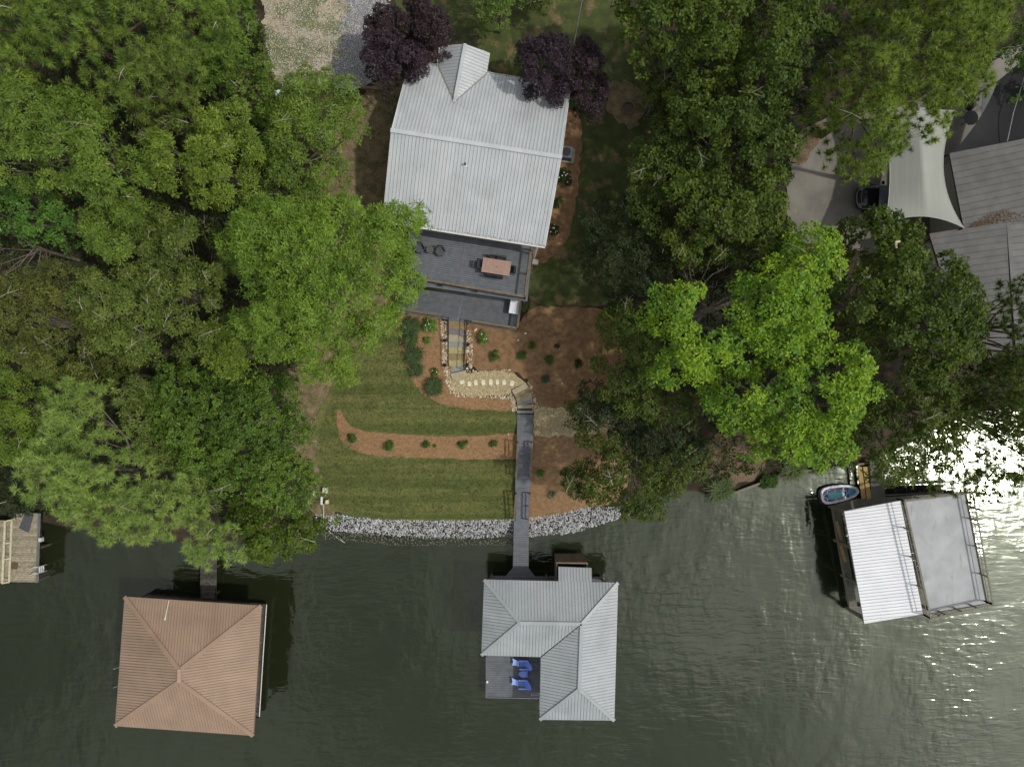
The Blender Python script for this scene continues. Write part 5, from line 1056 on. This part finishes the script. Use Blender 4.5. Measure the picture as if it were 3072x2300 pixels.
def tree(kind, P, z0, z1, label, cat='tree', name=None, spread=1.0, dens=1.0, ld=1.0, hole=None, trunk=None, bark=None, off=0, group=None, limbs=12, part='crown', twigs=2):
    global NTRI
    if kind == 'purple': mx_, my_ = sum(p[0] for p in P)/len(P), sum(p[1] for p in P)/len(P); P = [(mx_+(x-mx_)*1.13, my_+(y-my_)*1.13) for x, y in P]
    sp = SPEC[kind]; zm = (z0+z1)/2+off; B = np.array([W(x, y, zm).xy for x, y in P]); c = B.mean(0)
    if 'pine' not in kind and kind != 'purple' and z1 > 11.5: spread *= 1.04
    lob = lobes_for(B, z0, z1, sp['lobe'], spread)
    if hole:
        hc_ = W(hole[0], hole[1], zm); hr = hole[2]*(H-zm)/F; lob = [l for l in lob if math.hypot(l[0]-hc_.x, l[1]-hc_.y) > hr+l[3]*.5]
    tx, ty = (W(trunk[0], trunk[1], zm).xy if trunk else c); g_ = float(gz(tx, ty))
    root = thing(name or ('pine_tree' if 'pine' in kind else 'tree'), label, cat, (tx, ty, g_), group)
    if kind == 'purple': lob = lob+[(x+random.uniform(-.2,.2), y+random.uniform(-.2,.2), z-.25, r) for x, y, z, r in lob]
    hue = np.array([random.uniform(.95,1.06), random.uniform(.97,1.03), random.uniform(.85,1.15)])*random.uniform(.88,1.1)
    S, Nn, cc = leaf_cloud(lob, sp, ld, shell=.22 if 'pine' in kind else .5)
    low = [(x+random.uniform(-.4,.4), y+random.uniform(-.4,.4), z-random.uniform(1.2,2.4), r*.9) for x, y, z, r in lob if random.random() < .85 and z1-g_ > 3]
    if low:
        S2, N2, c2 = leaf_cloud(low, sp, ld*.38); S = np.concatenate([S, S2]); Nn = np.concatenate([Nn, N2]); cc = np.concatenate([cc, c2])
    cc = cc*hue
    if 'pine' in kind: Q, col = needles(S, Nn, sp['k'], sp['l'], sp['w'], cc); numesh(part, Q, 3, M['needle'], col, root); NTRI += len(Q)//3
    else: Q, col = sprigs(S, Nn, sp['k'], sp['l'], sp['w'], sp['e'], cc); numesh(part, Q, 4, M['purple'] if kind == 'purple' else M['leaf'], col, root); NTRI += len(Q)//2
    bk = bark or (M['pinebark'] if 'pine' in kind else M['bark']); m = MB(); hgt = z1-g_; r0 = max(.06, .016*hgt); top = Vector((tx, ty, z0+(z1-z0)*.35))
    m.tube([Vector((tx, ty, g_-.4)), Vector((tx+.1, ty, g_+hgt*.3)), Vector((tx-.05, ty+.1, g_+hgt*.55)), top], [r0*1.25, r0, r0*.75, r0*.35], 8); m.build('trunk', bk, root)
    if limbs and lob:
        tw_ = MB()
        tips = random.sample(lob, min(limbs, len(lob))); m = MB()
        for l in tips[:len(tips)] if not hole else tips[:8]:
            f_ = random.uniform(.35,.8); b_ = Vector((tx, ty, g_+(top.z-g_)*f_)); branchy(m, b_, [Vector((l[0], l[1], l[2]+l[3]*.35))], r0*.42, l[3]*.8)
        for l in random.sample(lob, min(len(lob), 0 if kind == 'purple' else twigs)):        # bare twigs standing out of the leaves
            q = Vector((l[0], l[1], l[2]+l[3]*random.uniform(.5,.75))); a = random.random()*6.28; L_ = random.uniform(.6, 1.3); d = Vector((math.cos(a), math.sin(a), .25))*L_; pp = q-d*.5
            tw_.tube([pp, q+Vector((0,0,.12)), q+d*.6], [.028,.02,.006], 4); d2 = Vector((math.cos(a+.8), math.sin(a+.8), .3))*L_*.55; tw_.tube([q+Vector((0,0,.12)), q+d2], [.014,.005], 4)
            d3 = Vector((math.cos(a-.7), math.sin(a-.7), .3))*L_*.5; m.tube([lerp(q, q+d*.6, .4), q+d*.24+d3], [.018,.007], 4)
        m.build('limbs', bk, root)
        if tw_.v: tw_.build('dead_twigs', M['twig'], root, kind='stuff')
    return root
# ------------------------------------------------------------------ trees, left wood
T = tree
T('pine', [(-120,-120),(640,-120),(655,0),(690,60),(680,120),(640,150),(560,130),(480,120),(420,160),(370,230),(330,230),(290,210),(240,215),(200,190),(150,190),(110,170),(70,205),(30,195),(0,170),(-120,160)], 15, 20, 'tall pine in the top left corner with a brown gap below it', trunk=(250,60), spread=.88, twigs=6)
T('pine', [(430,160),(500,110),(570,130),(610,180),(620,250),(590,290),(520,300),(460,290),(420,330),(380,345),(330,310),(320,280),(350,240),(400,200)], 15.5, 19, 'bushy pine crown hanging over the left wood, right of a black gap', spread=.86)
T('oak', [(-120,235),(60,235),(110,230),(180,240),(230,262),(290,290),(330,370),(360,420),(440,480),(440,560),(400,620),(330,670),(280,620),(230,560),(160,560),(60,540),(-120,560)], 14, 18.5, 'broad yellow green oak at the left edge below the corner pine', trunk=(190,420), limbs=16)
T('oak', [(440,400),(500,400),(560,440),(600,380),(650,330),(720,320),(770,350),(785,430),(790,500),(740,540),(760,580),(690,600),(640,625),(570,600),(520,560),(470,560),(430,500)], 14, 17.5, 'tufted oak in the middle of the left wood above the deepest dark gap', limbs=14)
T('oak', [(805,420),(830,310),(870,250),(900,215),(940,205),(1000,198),(1050,235),(1078,290),(1085,340),(1050,400),(1040,460),(1010,540),(960,590),(880,590),(820,560),(795,490)], 12, 16, 'bright feathery tree spilling over the lower end of the gravel driveway', ld=.8, limbs=12)
T('green', [(600,110),(650,60),(700,150),(780,170),(830,210),(850,270),(810,310),(800,350),(720,330),(640,350),(600,300),(610,210)], 11, 15, 'small leaved green tree left of the gravel driveway')
T('green', [(600,-100),(760,-100),(745,0),(760,60),(755,110),(720,150),(660,120),(630,60)], 9, 12, 'fresh green vine covered tree at the top beside the driveway edge')
T('mix', [(420,300),(480,280),(560,300),(640,330),(640,400),(560,430),(470,410),(410,420),(390,360)], 12, 15, 'sparse silvery leaved tree with bare twigs between pine and oaks', limbs=20, twigs=10)
T('vivid', [(-120,540),(20,560),(100,600),(200,600),(240,660),(200,720),(130,740),(60,700),(-120,720)], 11, 14, 'vivid green maple at the left edge above the bare grey branches', ld=.9)
T('oak', [(255,640),(330,610),(420,600),(480,620),(500,700),(440,760),(400,820),(330,800),(270,740),(230,700)], 12.5, 15.5, 'yellowish oak below the broad left oak', limbs=10)
T('mix', [(460,620),(560,620),(640,680),(680,760),(700,840),(700,940),(640,1010),(590,1080),(500,1060),(430,1100),(330,1060),(250,1000),(200,900),(220,820),(300,800),(400,790),(440,700)], 12, 16.5, 'wide tree full of pale bare branches in the middle of the left wood', limbs=34, twigs=22)
T('olive', [(-120,830),(30,830),(90,790),(170,770),(210,820),(230,920),(260,1010),(300,1080),(250,1140),(150,1160),(90,1100),(0,1040),(-120,1000)], 12, 15.5, 'brownish olive tree below the bare branches at the left edge', limbs=16, twigs=9)
T('oak', [(655,730),(670,660),(700,620),(770,610),(830,580),(890,610),(950,600),(1010,570),(1060,600),(1120,610),(1170,590),(1215,600),(1258,600),(1262,650),(1240,700),(1225,750),(1240,810),(1250,850),(1225,890),(1190,900),(1180,950),(1160,1020),(1120,1050),(1080,1055),(1060,1000),(1040,1060),(1050,1110),(1010,1165),(950,1160),(890,1130),(870,1060),(800,1080),(740,1050),(690,980),(740,900),(700,820)], 14, 19.5, 'large bright tufted oak leaning over the house roof and decks', trunk=(900,800), limbs=22, spread=.9)
T('oak', [(640,960),(700,940),(760,980),(760,1040),(740,1110),(690,1130),(640,1110),(615,1040)], 11.5, 15, 'rounded oak crown above the green thicket by the left shore', limbs=8)
T('oak', [(-120,1040),(60,1040),(110,1080),(120,1140),(150,1220),(140,1300),(100,1340),(60,1380),(-120,1400)], 10, 13.5, 'yellow green oak at the left edge above the silvery plank dock', limbs=8)
T('dark', [(-120,1370),(40,1360),(110,1380),(150,1430),(120,1500),(100,1530),(40,1545),(-120,1530)], 5, 8, 'low dark leaved tree hanging over the top of the left dock', limbs=8)
T('green', [(390,1150),(470,1100),(560,1090),(620,1120),(700,1100),(780,1130),(850,1120),(890,1170),(890,1230),(915,1300),(905,1360),(930,1400),(945,1440),(930,1500),(900,1540),(850,1560),(760,1520),(700,1480),(640,1470),(560,1420),(480,1340),(420,1250)], 9, 13.5, 'dense rich green tree mass above the left shore beside the dry lawn', trunk=(700,1280), spread=.92, ld=1.05)
T('mix', [(360,1190),(420,1130),(480,1150),(500,1250),(560,1330),(600,1420),(560,1440),(480,1400),(430,1340),(400,1260)], 9.5, 12.5, 'yellowish leafy tree squeezed between the big shore pine and the green mass', limbs=10)
T('broad', [(690,1480),(760,1500),(830,1540),(890,1550),(950,1560),(975,1590),(940,1640),(900,1670),(840,1680),(790,1690),(740,1640),(700,1580),(670,1530)], 6, 9.5, 'yellow tinged tree hanging low over the water left of the riprap', limbs=8)
T('pinelight', [(150,1170),(200,1145),(290,1150),(320,1230),(350,1310),(400,1370),(450,1430),(530,1450),(560,1490),(570,1540),(555,1580),(530,1590),(520,1620),(440,1620),(400,1635),(350,1620),(290,1590),(230,1550),(140,1545),(120,1490),(85,1420),(90,1340),(130,1270)], 12, 17, 'big light green pine with needle bursts over the left shore', trunk=(330,1440), spread=.88, limbs=26, twigs=8, bark=M['bark'])
T('pinelight', [(575,1610),(600,1570),(640,1560),(690,1570),(715,1610),(735,1660),(730,1695),(710,1705),(690,1680),(660,1690),(640,1675),(605,1675),(570,1650)], 9, 12.5, 'small pine crown overhanging the old dark pier', trunk=(650,1610), spread=.9)
T('mix', [(540,1460),(600,1440),(660,1470),(650,1520),(600,1545),(550,1520)], 7.5, 9.5, 'small shaded tree between the two shore pines', ld=.8)
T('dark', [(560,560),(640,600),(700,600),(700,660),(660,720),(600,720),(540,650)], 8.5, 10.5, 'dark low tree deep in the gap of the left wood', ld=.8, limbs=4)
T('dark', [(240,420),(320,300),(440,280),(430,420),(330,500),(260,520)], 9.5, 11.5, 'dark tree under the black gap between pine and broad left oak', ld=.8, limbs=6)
T('deep', [(200,1040),(300,1080),(420,1100),(380,1180),(300,1180),(220,1160)], 9.5, 11.5, 'shaded tree in the wood just above the big shore pine', ld=.8, limbs=10)
T('deep', [(60,1320),(150,1310),(180,1400),(110,1440),(40,1420)], 7.5, 10, 'shaded tree left of the big shore pine', limbs=6)
T('green', [(790,560),(850,560),(820,620),(760,620),(740,590)], 9, 11, 'small green crown in the shade between the two brightest left oaks', ld=.8, limbs=4)
T('green', [(760,330),(830,300),(870,300),(840,380),(800,440),(770,420)], 8.8, 11, 'small dark green tree beside the boxed stand at the driveway corner', ld=.8, limbs=4)
# purple leaved trees round the house
T('purple', [(1105,80),(1125,48),(1180,42),(1240,10),(1280,12),(1330,50),(1345,90),(1330,140),(1300,165),(1270,160),(1240,120),(1180,130),(1120,120)], 10.2, 13, 'purple leaved tree at the left of the front gable, the upper of two touching crowns', ld=1.0)
T('purple', [(1100,120),(1160,110),(1240,120),(1270,165),(1278,210),(1250,235),(1225,240),(1200,228),(1150,238),(1115,215),(1100,170)], 10.2, 13, 'purple leaved tree covering the top left corner of the house roof', ld=1.0)
T('purple', [(1562,200),(1570,150),(1590,125),(1640,115),(1690,130),(1712,180),(1705,240),(1690,280),(1655,292),(1610,270),(1570,245)], 10.6, 13.5, 'round purple leaved tree over the back edge of the house roof', ld=1.0)
T('purple', [(1712,160),(1740,140),(1780,140),(1800,180),(1815,230),(1810,290),(1780,320),(1740,320),(1712,290),(1700,230)], 9.6, 12.5, 'darker purple leaved tree just right of the house corner', ld=1.0)
# top middle
T('green', [(1400,-80),(1590,-80),(1600,0),(1570,30),(1540,65),(1520,78),(1500,60),(1460,75),(1440,50),(1430,10),(1400,-10)], 9.5, 12.5, 'grey green tree cut by the top edge above the front gable', ld=1)
T('deep', [(1590,-80),(1670,-80),(1655,0),(1640,45),(1600,40),(1580,0)], 8.6, 10.2, 'small tree at the top edge right of the grey green one', limbs=5)
# right wood
T('broad', [(1850,-80),(2230,-80),(2260,0),(2270,80),(2240,160),(2200,240),(2120,280),(2060,250),(2030,180),(1985,200),(1960,160),(1905,190),(1900,130),(1870,110),(1845,60),(1855,20)], 13, 18, 'glossy broad leaved tree at the top, nearest the back yard', limbs=14)
T('broad', [(2200,-80),(2560,-80),(2545,30),(2500,90),(2440,130),(2420,200),(2400,260),(2370,320),(2330,360),(2260,340),(2200,280),(2230,160),(2260,40)], 14, 18.5, 'glossy yellow green tree at the top between the back yard tree and the large pine', limbs=12)
T('broad', [(2020,260),(2100,280),(2200,280),(2280,340),(2350,360),(2400,400),(2385,470),(2370,540),(2330,600),(2250,560),(2180,520),(2100,500),(2050,430),(2000,360)], 12.5, 17, 'glossy green tree left of the concrete driveway, upper half', limbs=12)
T('broad', [(1990,560),(2060,500),(2160,520),(2250,570),(2340,580),(2380,640),(2390,700),(2350,760),(2280,790),(2180,770),(2110,790),(2040,760),(2000,690)], 12, 16, 'glossy green tree left of the concrete driveway, lower half above the bare twigs', limbs=12)
T('deep', [(1905,430),(1960,380),(2030,420),(2080,480),(2040,540),(1990,600),(2000,680),(1960,720),(1900,640),(1880,540)], 10.5, 14, 'shaded green tree on the edge of the side lawn', limbs=8)
T('deep', [(1900,210),(1980,200),(2040,260),(2030,340),(1980,380),(1920,340),(1930,270)], 9.5, 12.5, 'shaded tree beside the fire ring', limbs=6)
T('dark', [(1745,640),(1800,590),(1890,580),(1950,640),(2000,720),(2010,820),(1960,900),(1880,920),(1800,900),(1765,830),(1745,740)], 8.5, 12, 'very dark evergreen tree right of the shaded side lawn', limbs=8)
T('dark', [(2330,250),(2420,230),(2470,290),(2430,350),(2370,400),(2320,360)], 9.5, 12, 'blue black conifer between the top trees and the driveway', limbs=4)
T('dark', [(2420,100),(2540,60),(2560,150),(2500,240),(2430,230)], 10, 12.5, 'dark shaded tree left of the large top pine', limbs=4)
T('deep', [(1790,960),(1850,900),(1920,920),(1960,960),(1990,1060),(1970,1140),(2000,1200),(2090,1200),(2100,1260),(2040,1290),(1940,1270),(1860,1240),(1800,1180),(1780,1080)], 9, 12.5, 'dull green tree beside the dark mulch slope', limbs=8)
T('dark', [(1740,1140),(1800,1150),(1880,1240),(1960,1270),(2060,1280),(2110,1330),(2080,1380),(1960,1380),(1860,1340),(1780,1290),(1720,1240)], 7.5, 10.5, 'dark low tree reaching over the right gravel bed', limbs=8)
T('deep', [(1710,1210),(1760,1180),(1800,1280),(1900,1340),(2000,1330),(2110,1310),(2140,1360),(2110,1420),(2060,1460),(2000,1510),(1985,1540),(1940,1560),(1870,1555),(1830,1520),(1790,1510),(1740,1510),(1700,1470),(1690,1440),(1740,1420),(1760,1370),(1730,1300)], 7, 11, 'green tree with grey branches above the right end of the riprap', trunk=(1930,1400), limbs=26, twigs=9)
T('bright', [(1935,910),(1950,880),(1990,840),(2060,840),(2110,870),(2180,860),(2250,820),(2290,790),(2340,770),(2370,730),(2390,690),(2405,655),(2450,665),(2470,710),(2500,730),(2535,745),(2550,780),(2530,815),(2480,830),(2480,880),(2510,920),(2490,970),(2430,1020),(2370,1060),(2300,1080),(2230,1060),(2160,1110),(2100,1150),(2030,1160),(1970,1150),(1990,1060),(1960,990)], 14, 19, 'brilliant yellow green tree with a star of bare twigs, upper half', trunk=(2160,920), hole=(2150,925,42), limbs=20)
T('bright', [(2120,1120),(2200,1080),(2300,1080),(2400,1040),(2480,1000),(2530,990),(2570,1020),(2620,1080),(2665,1120),(2650,1170),(2600,1210),(2600,1250),(2560,1300),(2570,1350),(2520,1390),(2440,1415),(2400,1370),(2350,1385),(2290,1400),(2270,1330),(2220,1290),(2150,1280),(2110,1230)], 12.5, 17.5, 'brilliant yellow green tree, lower half reaching down to the seawall', trunk=(2400,1200), limbs=16)
T('broad', [(2500,720),(2560,640),(2600,615),(2640,612),(2680,650),(2740,670),(2770,720),(2780,755),(2830,750),(2860,770),(2880,800),(2900,830),(2925,870),(2930,910),(2965,940),(2960,1010),(2940,1050),(2930,1100),(2860,1120),(2760,1080),(2680,1040),(2600,1010),(2540,960),(2500,900),(2490,830),(2555,780)], 12.5, 17, 'dark green tree below the canopy, overlapping the neighbour roof', trunk=(2700,880), limbs=12, ld=.95)
T('deep', [(2560,1010),(2680,1040),(2780,1080),(2880,1120),(2940,1120),(2930,1200),(2925,1260),(2890,1310),(2840,1400),(2770,1430),(2700,1462),(2610,1445),(2560,1390),(2600,1250),(2650,1170),(2665,1120),(2600,1060)], 11, 15.5, 'dark green tree leaning over the white boathouse dock', trunk=(2780,1230), limbs=12)
T('pine', [(2480,210),(2510,150),(2570,120),(2600,60),(2570,0),(2580,-80),(3040,-80),(3045,20),(3020,90),(2990,170),(2975,250),(2955,290),(2915,310),(2885,310),(2870,350),(2840,400),(2785,405),(2740,370),(2735,420),(2700,430),(2680,480),(2640,500),(2600,530),(2570,500),(2550,450),(2520,400),(2480,370),(2440,340),(2475,270)], 14.5, 20, 'large spreading pine over the canopy and driveway, top right', trunk=(2720,200), limbs=30, spread=.84, twigs=7)
T('pinedark', [(2700,380),(2745,370),(2760,400),(2755,430),(2720,450),(2690,480),(2680,440)], 13, 15, 'loose pine sprays over the pale canopy', spread=1.2, ld=.6, limbs=8)
T('green', [(3010,60),(3060,-80),(3200,-80),(3200,260),(3060,250),(3000,210)], 10, 13, 'leafy tree in the top right corner behind the large pine', limbs=4)
T('pinedark', [(2980,930),(3020,860),(3060,840),(3140,830),(3160,1100),(3060,1130),(3000,1100),(2985,1020)], 13, 16.5, 'sparse pine at the right edge in front of the neighbour roof', spread=.9, ld=1.1, limbs=16)
T('pinedark', [(2920,1120),(3000,1080),(3150,1080),(3180,1500),(3060,1470),(3020,1490),(2960,1510),(2900,1480),(2830,1470),(2800,1430),(2860,1400),(2930,1400),(2950,1330),(2935,1230)], 11.5, 15.5, 'open dark pine with bare limbs at the right edge over the water', trunk=(3010,1230), spread=.88, limbs=30, ld=1.1)
T('deep', [(2880,1070),(3150,1050),(3180,1250),(3060,1290),(2960,1290),(2900,1200)], 9, 11.5, 'shaded tree under the dark pines at the right edge above the water', limbs=4)
T('dark', [(2560,880),(2640,860),(2700,940),(2640,1010),(2570,980)], 7.2, 9, 'black looking low tree in the gap below the white rail', ld=.6, limbs=4)

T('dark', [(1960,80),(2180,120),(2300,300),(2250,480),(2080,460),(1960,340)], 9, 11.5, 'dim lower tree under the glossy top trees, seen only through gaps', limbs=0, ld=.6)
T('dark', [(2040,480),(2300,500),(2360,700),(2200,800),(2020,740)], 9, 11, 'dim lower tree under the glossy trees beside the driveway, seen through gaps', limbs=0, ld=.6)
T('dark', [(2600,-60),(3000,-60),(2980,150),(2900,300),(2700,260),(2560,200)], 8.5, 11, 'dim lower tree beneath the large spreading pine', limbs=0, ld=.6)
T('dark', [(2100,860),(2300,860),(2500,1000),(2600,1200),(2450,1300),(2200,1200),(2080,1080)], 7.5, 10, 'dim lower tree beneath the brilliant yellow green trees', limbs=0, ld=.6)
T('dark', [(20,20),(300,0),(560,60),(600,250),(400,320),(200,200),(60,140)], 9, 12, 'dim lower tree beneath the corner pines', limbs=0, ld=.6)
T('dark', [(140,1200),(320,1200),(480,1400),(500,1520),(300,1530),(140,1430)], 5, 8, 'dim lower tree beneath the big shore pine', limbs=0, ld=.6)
# bare trees
def bare(c_, zt, reach, label, n=14, tilt=(0,0), fine=3, name='bare_tree', thick=.045):
    p = W(c_[0], c_[1], zt); g_ = float(gz(p.x, p.y)); r = thing(name, label, 'bare tree', (p.x, p.y, g_)); m = MB(); m.tube([(p.x, p.y, g_-.3), (p.x, p.y, zt-1.2)], [.14,.06], 8); m.build('trunk', M['bark'], r); m = MB()
    for k in range(n):
        a = k*2*math.pi/n+random.uniform(-.3,.3); L_ = reach*random.uniform(.5, 1); b0 = Vector((p.x, p.y, zt-random.uniform(1.2,3)))
        e = b0+Vector((math.cos(a)*L_+tilt[0], math.sin(a)*L_+tilt[1], random.uniform(.6,1.8))); branchy(m, b0, [e], thick, L_*.35)
        for s_ in range(fine): q = lerp(b0, e, random.uniform(.4,.9)); m.tube([q, q+Vector((random.uniform(-.5,.5), random.uniform(-.5,.5), .25))*L_*.5], [.02,.006], 4)
    m.build('branches', M['bark'], r)
bare((2150,925), 14, 1.9, 'star of bare dark twigs in the hole of the brilliant tree', 26, fine=5, thick=.022)
bare((2125,845), 15.5, 1.3, 'forked bare pale branch above the star of twigs', 6, (0,.8), 4)
bare((60,730), 12.5, 2.2, 'bare grey branches fanning out at the left edge of the wood', 10, (-1.0,-1.3), 6)

# ------------------------------------------------------------------ garden plants
def clump(px, py, r, h, label, c=(.055,.085,.030), n=420, name='ornamental_grass', group=None):
    p = G(px, py); t = thing(name, label, 'ornamental grass', p, group); Rm = r*(H-p.z)/F; a = RNG.uniform(0, 6.28, n); l_ = Rm*RNG.uniform(.55, 1.1, n); hh_ = h*RNG.uniform(.5, 1.1, n)
    d = np.stack([np.cos(a), np.sin(a)], 1); b0 = np.array(p)[None,:2]+RNG.normal(size=(n,2))*Rm*.22; w_ = .016; s_ = np.stack([-d[:,1], d[:,0]], 1)*w_; V = []
    def pt(f, zf, side): return np.column_stack([b0+d*(l_*f)[:,None]+s_*side, p.z+hh_*zf])
    A0, A1, B0, B1, C0, C1, D0 = pt(0,0,1), pt(0,0,-1), pt(.35,.85,1), pt(.35,.85,-1), pt(.75,.9,.8), pt(.75,.9,-.8), pt(1,.45,0)
    V = np.stack([A0,A1,B1,B0, B0,B1,C1,C0, C0,C1,D0,D0+1e-4], 1).reshape(-1, 3); col = np.array(c)*1.45*RNG.uniform(.6,1.5,(n,1)); numesh('blades', V, 4, M['leaf'], np.repeat(col, 3, 0), t, kind='stuff'); return t
clump(1234,982,31,.6,'largest dark grass clump at the top of the bed beside the lower deck', n=560); clump(1230,1022,26,.55,'second grass clump down the left edge of the stairs bed'); clump(1244,1066,29,.55,'third grass clump down the left edge of the stairs bed', n=480)
clump(1249,1110,22,.5,'smallest grass clump at the lawn side of the stairs bed'); clump(1303,1160,29,.6,'round grass clump alone at the curve of the rock edging', n=560)
clump(1637,1137,14,.35,'small bluish grass tuft on the dark mulch above the lower steps', c=(.05,.075,.05), n=160)
clump(2155,1462,44,.9,'big arching grass clump drooping over the seawall end', n=700, c=(.075,.105,.035)); clump(2370,1402,42,.9,'big arching grass clump under the brilliant tree on the seawall', n=600, c=(.08,.11,.03)); clump(2450,1398,26,.7,'third smaller grass clump along the seawall', c=(.06,.09,.03))
clump(1654,1483,13,.3,'faded grey green grass tuft on the tan mulch slope', c=(.14,.15,.09), n=120)
def shrub(px, py, r, h, kind, label, flowers=0, group=None, stretch=1.0, colr=None):
    p = G(px, py); Rm = r*(H-p.z)/F; t = thing('shrub', label, 'shrub', p, group); sp = dict(SPEC['green']); c, c2 = kind; sp.update(c=c, c2=c2); lob = []
    for k in range(int(7+18*Rm)):
        a = random.random()*6.28; q = random.random()**.5; lob.append((p.x+math.cos(a)*q*Rm*.72, p.y+math.sin(a)*q*Rm*.72*stretch, p.z+h*(.35+.45*(1-q*q)), Rm*random.uniform(.24,.38)))
    S, Nn, cc = leaf_cloud(lob, sp, 3.2); Q, col = sprigs(S, Nn, 5, .11, .06, (-.2,.7), cc); numesh('foliage', Q, 4, M['leaf'], col, t)
    m = MB()
    for k in range(4): m.tube([p-Vector((0,0,.05)), p+Vector((random.uniform(-.5,.5)*Rm, random.uniform(-.5,.5)*Rm, h*.6))], [.018,.008], 5)
    m.build('stems', M['bark'], t)
    for k in range(flowers):
        l = random.choice(lob); MB().rock((l[0]+random.uniform(-.3,.3)*l[3], l[1]+random.uniform(-.3,.3)*l[3], l[2]+l[3]*.95), .05, (1,1,1), .7).build('flower', M['white'], t)
    return t
LG = ((.17,.32,.045),(.09,.19,.03)); MG = ((.10,.19,.035),(.055,.11,.022)); DG = ((.040,.072,.018),(.022,.042,.012)); YGc = ((.15,.19,.03),(.09,.12,.02))
shrub(1290,976,24,.8,LG,'bright green flowering shrub with white blooms between grass clumps and stairs',10,stretch=1.2); shrub(1282,1020,11,.5,LG,'small fresh green shrub below the left flowering shrub'); shrub(1305,1116,14,.4,YGc,'yellow green little shrub on straw right of the smallest grass clump',3)
shrub(1452,1013,20,.8,LG,'bright flowering shrub right of the stone stairs',8,stretch=1.35)
shrub(1486,1066,18,.6,MG,'round green shrub on dark mulch nearest the gravel path',stretch=1.15); shrub(1566,1066,16,.55,MG,'round green shrub in the middle of the dark mulch bed'); shrub(1648,1079,16,.55,MG,'round green shrub right of the middle one on dark mulch'); shrub(1597,1037,12,.4,YGc,'small yellowish shrub below the deck corner')
shrub(1735,1090,14,.5,DG,'dim green shrub at the right side of the dark mulch bed'); shrub(1671,1038,8,.3,((.10,.11,.07),(.07,.08,.05)),'tiny greyish shrub high on the dark mulch bed')
shrub(1060,1312,16,.5,MG,'leftmost shrub in the straw strip between the two lawns'); shrub(1168,1334,18,.55,MG,'largest shrub in the straw strip between the two lawns',stretch=1.1); shrub(1277,1334,15,.5,MG,'third shrub from the left in the straw strip, beside a tiny seedling'); shrub(1304,1336,5,.15,LG,'tiny seedling in the middle of the straw strip')
shrub(1390,1330,17,.5,MG,'fourth shrub from the left in the straw strip'); shrub(1483,1331,15,.5,MG,'rightmost shrub in the straw strip, nearest the walkway'); shrub(1619,1418,14,.45,LG,'light green shrub on the slope just right of the walkway stairs'); shrub(1695,1416,16,.5,MG,'shrub at the foot of the right tree on the tan mulch slope')
shrub(1690,540,26,.9,DG,'dark flowering shrub on mulch below the air conditioner',10,stretch=1.3); shrub(1674,612,20,.8,DG,'dark shrub without flowers between two flowering ones at the house wall'); shrub(1661,690,19,.8,DG,'dark flowering shrub at the lower right house corner',9)
shrub(2300,1440,30,.9,MG,'leafy shrub on the seawall between the two big grass clumps'); shrub(1945,240,0.1+24,.8,DG,'dark shrub at the edge of the fire ring clearing')
# vegetation fringe on the wood floor: low plants nobody could count
n = 9000; S = []; 
cand = np.stack([RNG.uniform(-100,3170,n*2), RNG.uniform(-80,1560,n*2)], 1)
zones = [[(-100,-80),(770,-80),(820,300),(980,640),(900,1100),(860,1500),(600,1600),(-100,1510)], [(1930,-80),(2480,-80),(2400,300),(2330,700),(2600,1000),(2700,1300),(2250,1420),(1950,1480),(1880,1250),(1850,900),(1960,500)]]
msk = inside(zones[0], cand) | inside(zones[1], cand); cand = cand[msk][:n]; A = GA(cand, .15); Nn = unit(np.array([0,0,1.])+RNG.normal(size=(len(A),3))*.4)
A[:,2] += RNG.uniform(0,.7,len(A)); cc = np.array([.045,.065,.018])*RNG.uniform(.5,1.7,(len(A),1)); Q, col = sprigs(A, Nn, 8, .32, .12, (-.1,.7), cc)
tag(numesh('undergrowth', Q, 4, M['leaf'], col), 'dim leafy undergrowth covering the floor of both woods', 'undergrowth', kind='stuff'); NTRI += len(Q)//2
# fine grass blades that roughen the lawns
pts = np.stack([RNG.uniform(960,1550,26000), RNG.uniform(960,1562,26000)], 1)
lp_ = [(1010,1150),(1120,1020),(1190,950),(1215,1080),(1240,1150),(1320,1210),(1440,1230),(1548,1232),(1548,1300),(1300,1305),(1060,1285),(1012,1225),(1008,1270),(1090,1362),(1350,1378),(1548,1376),(1548,1556),(1130,1556),(980,1520),(955,1400),(955,1300)]
pts = pts[inside(lp_, pts)]; A = GA(pts, .06); Nn = unit(np.array([0,0,1.])+RNG.normal(size=(len(A),3))*.2); cc = np.array([.088,.106,.032])*RNG.uniform(.8,1.2,(len(A),1))
Q, col = sprigs(A, Nn, 3, .09, .018, (.4,1.3), cc); tag(numesh('lawn_blades', Q, 4, M['leaf'], col), 'short mown grass blades of the lake side lawns', 'grass', kind='stuff')
print('foliage triangles', NTRI)
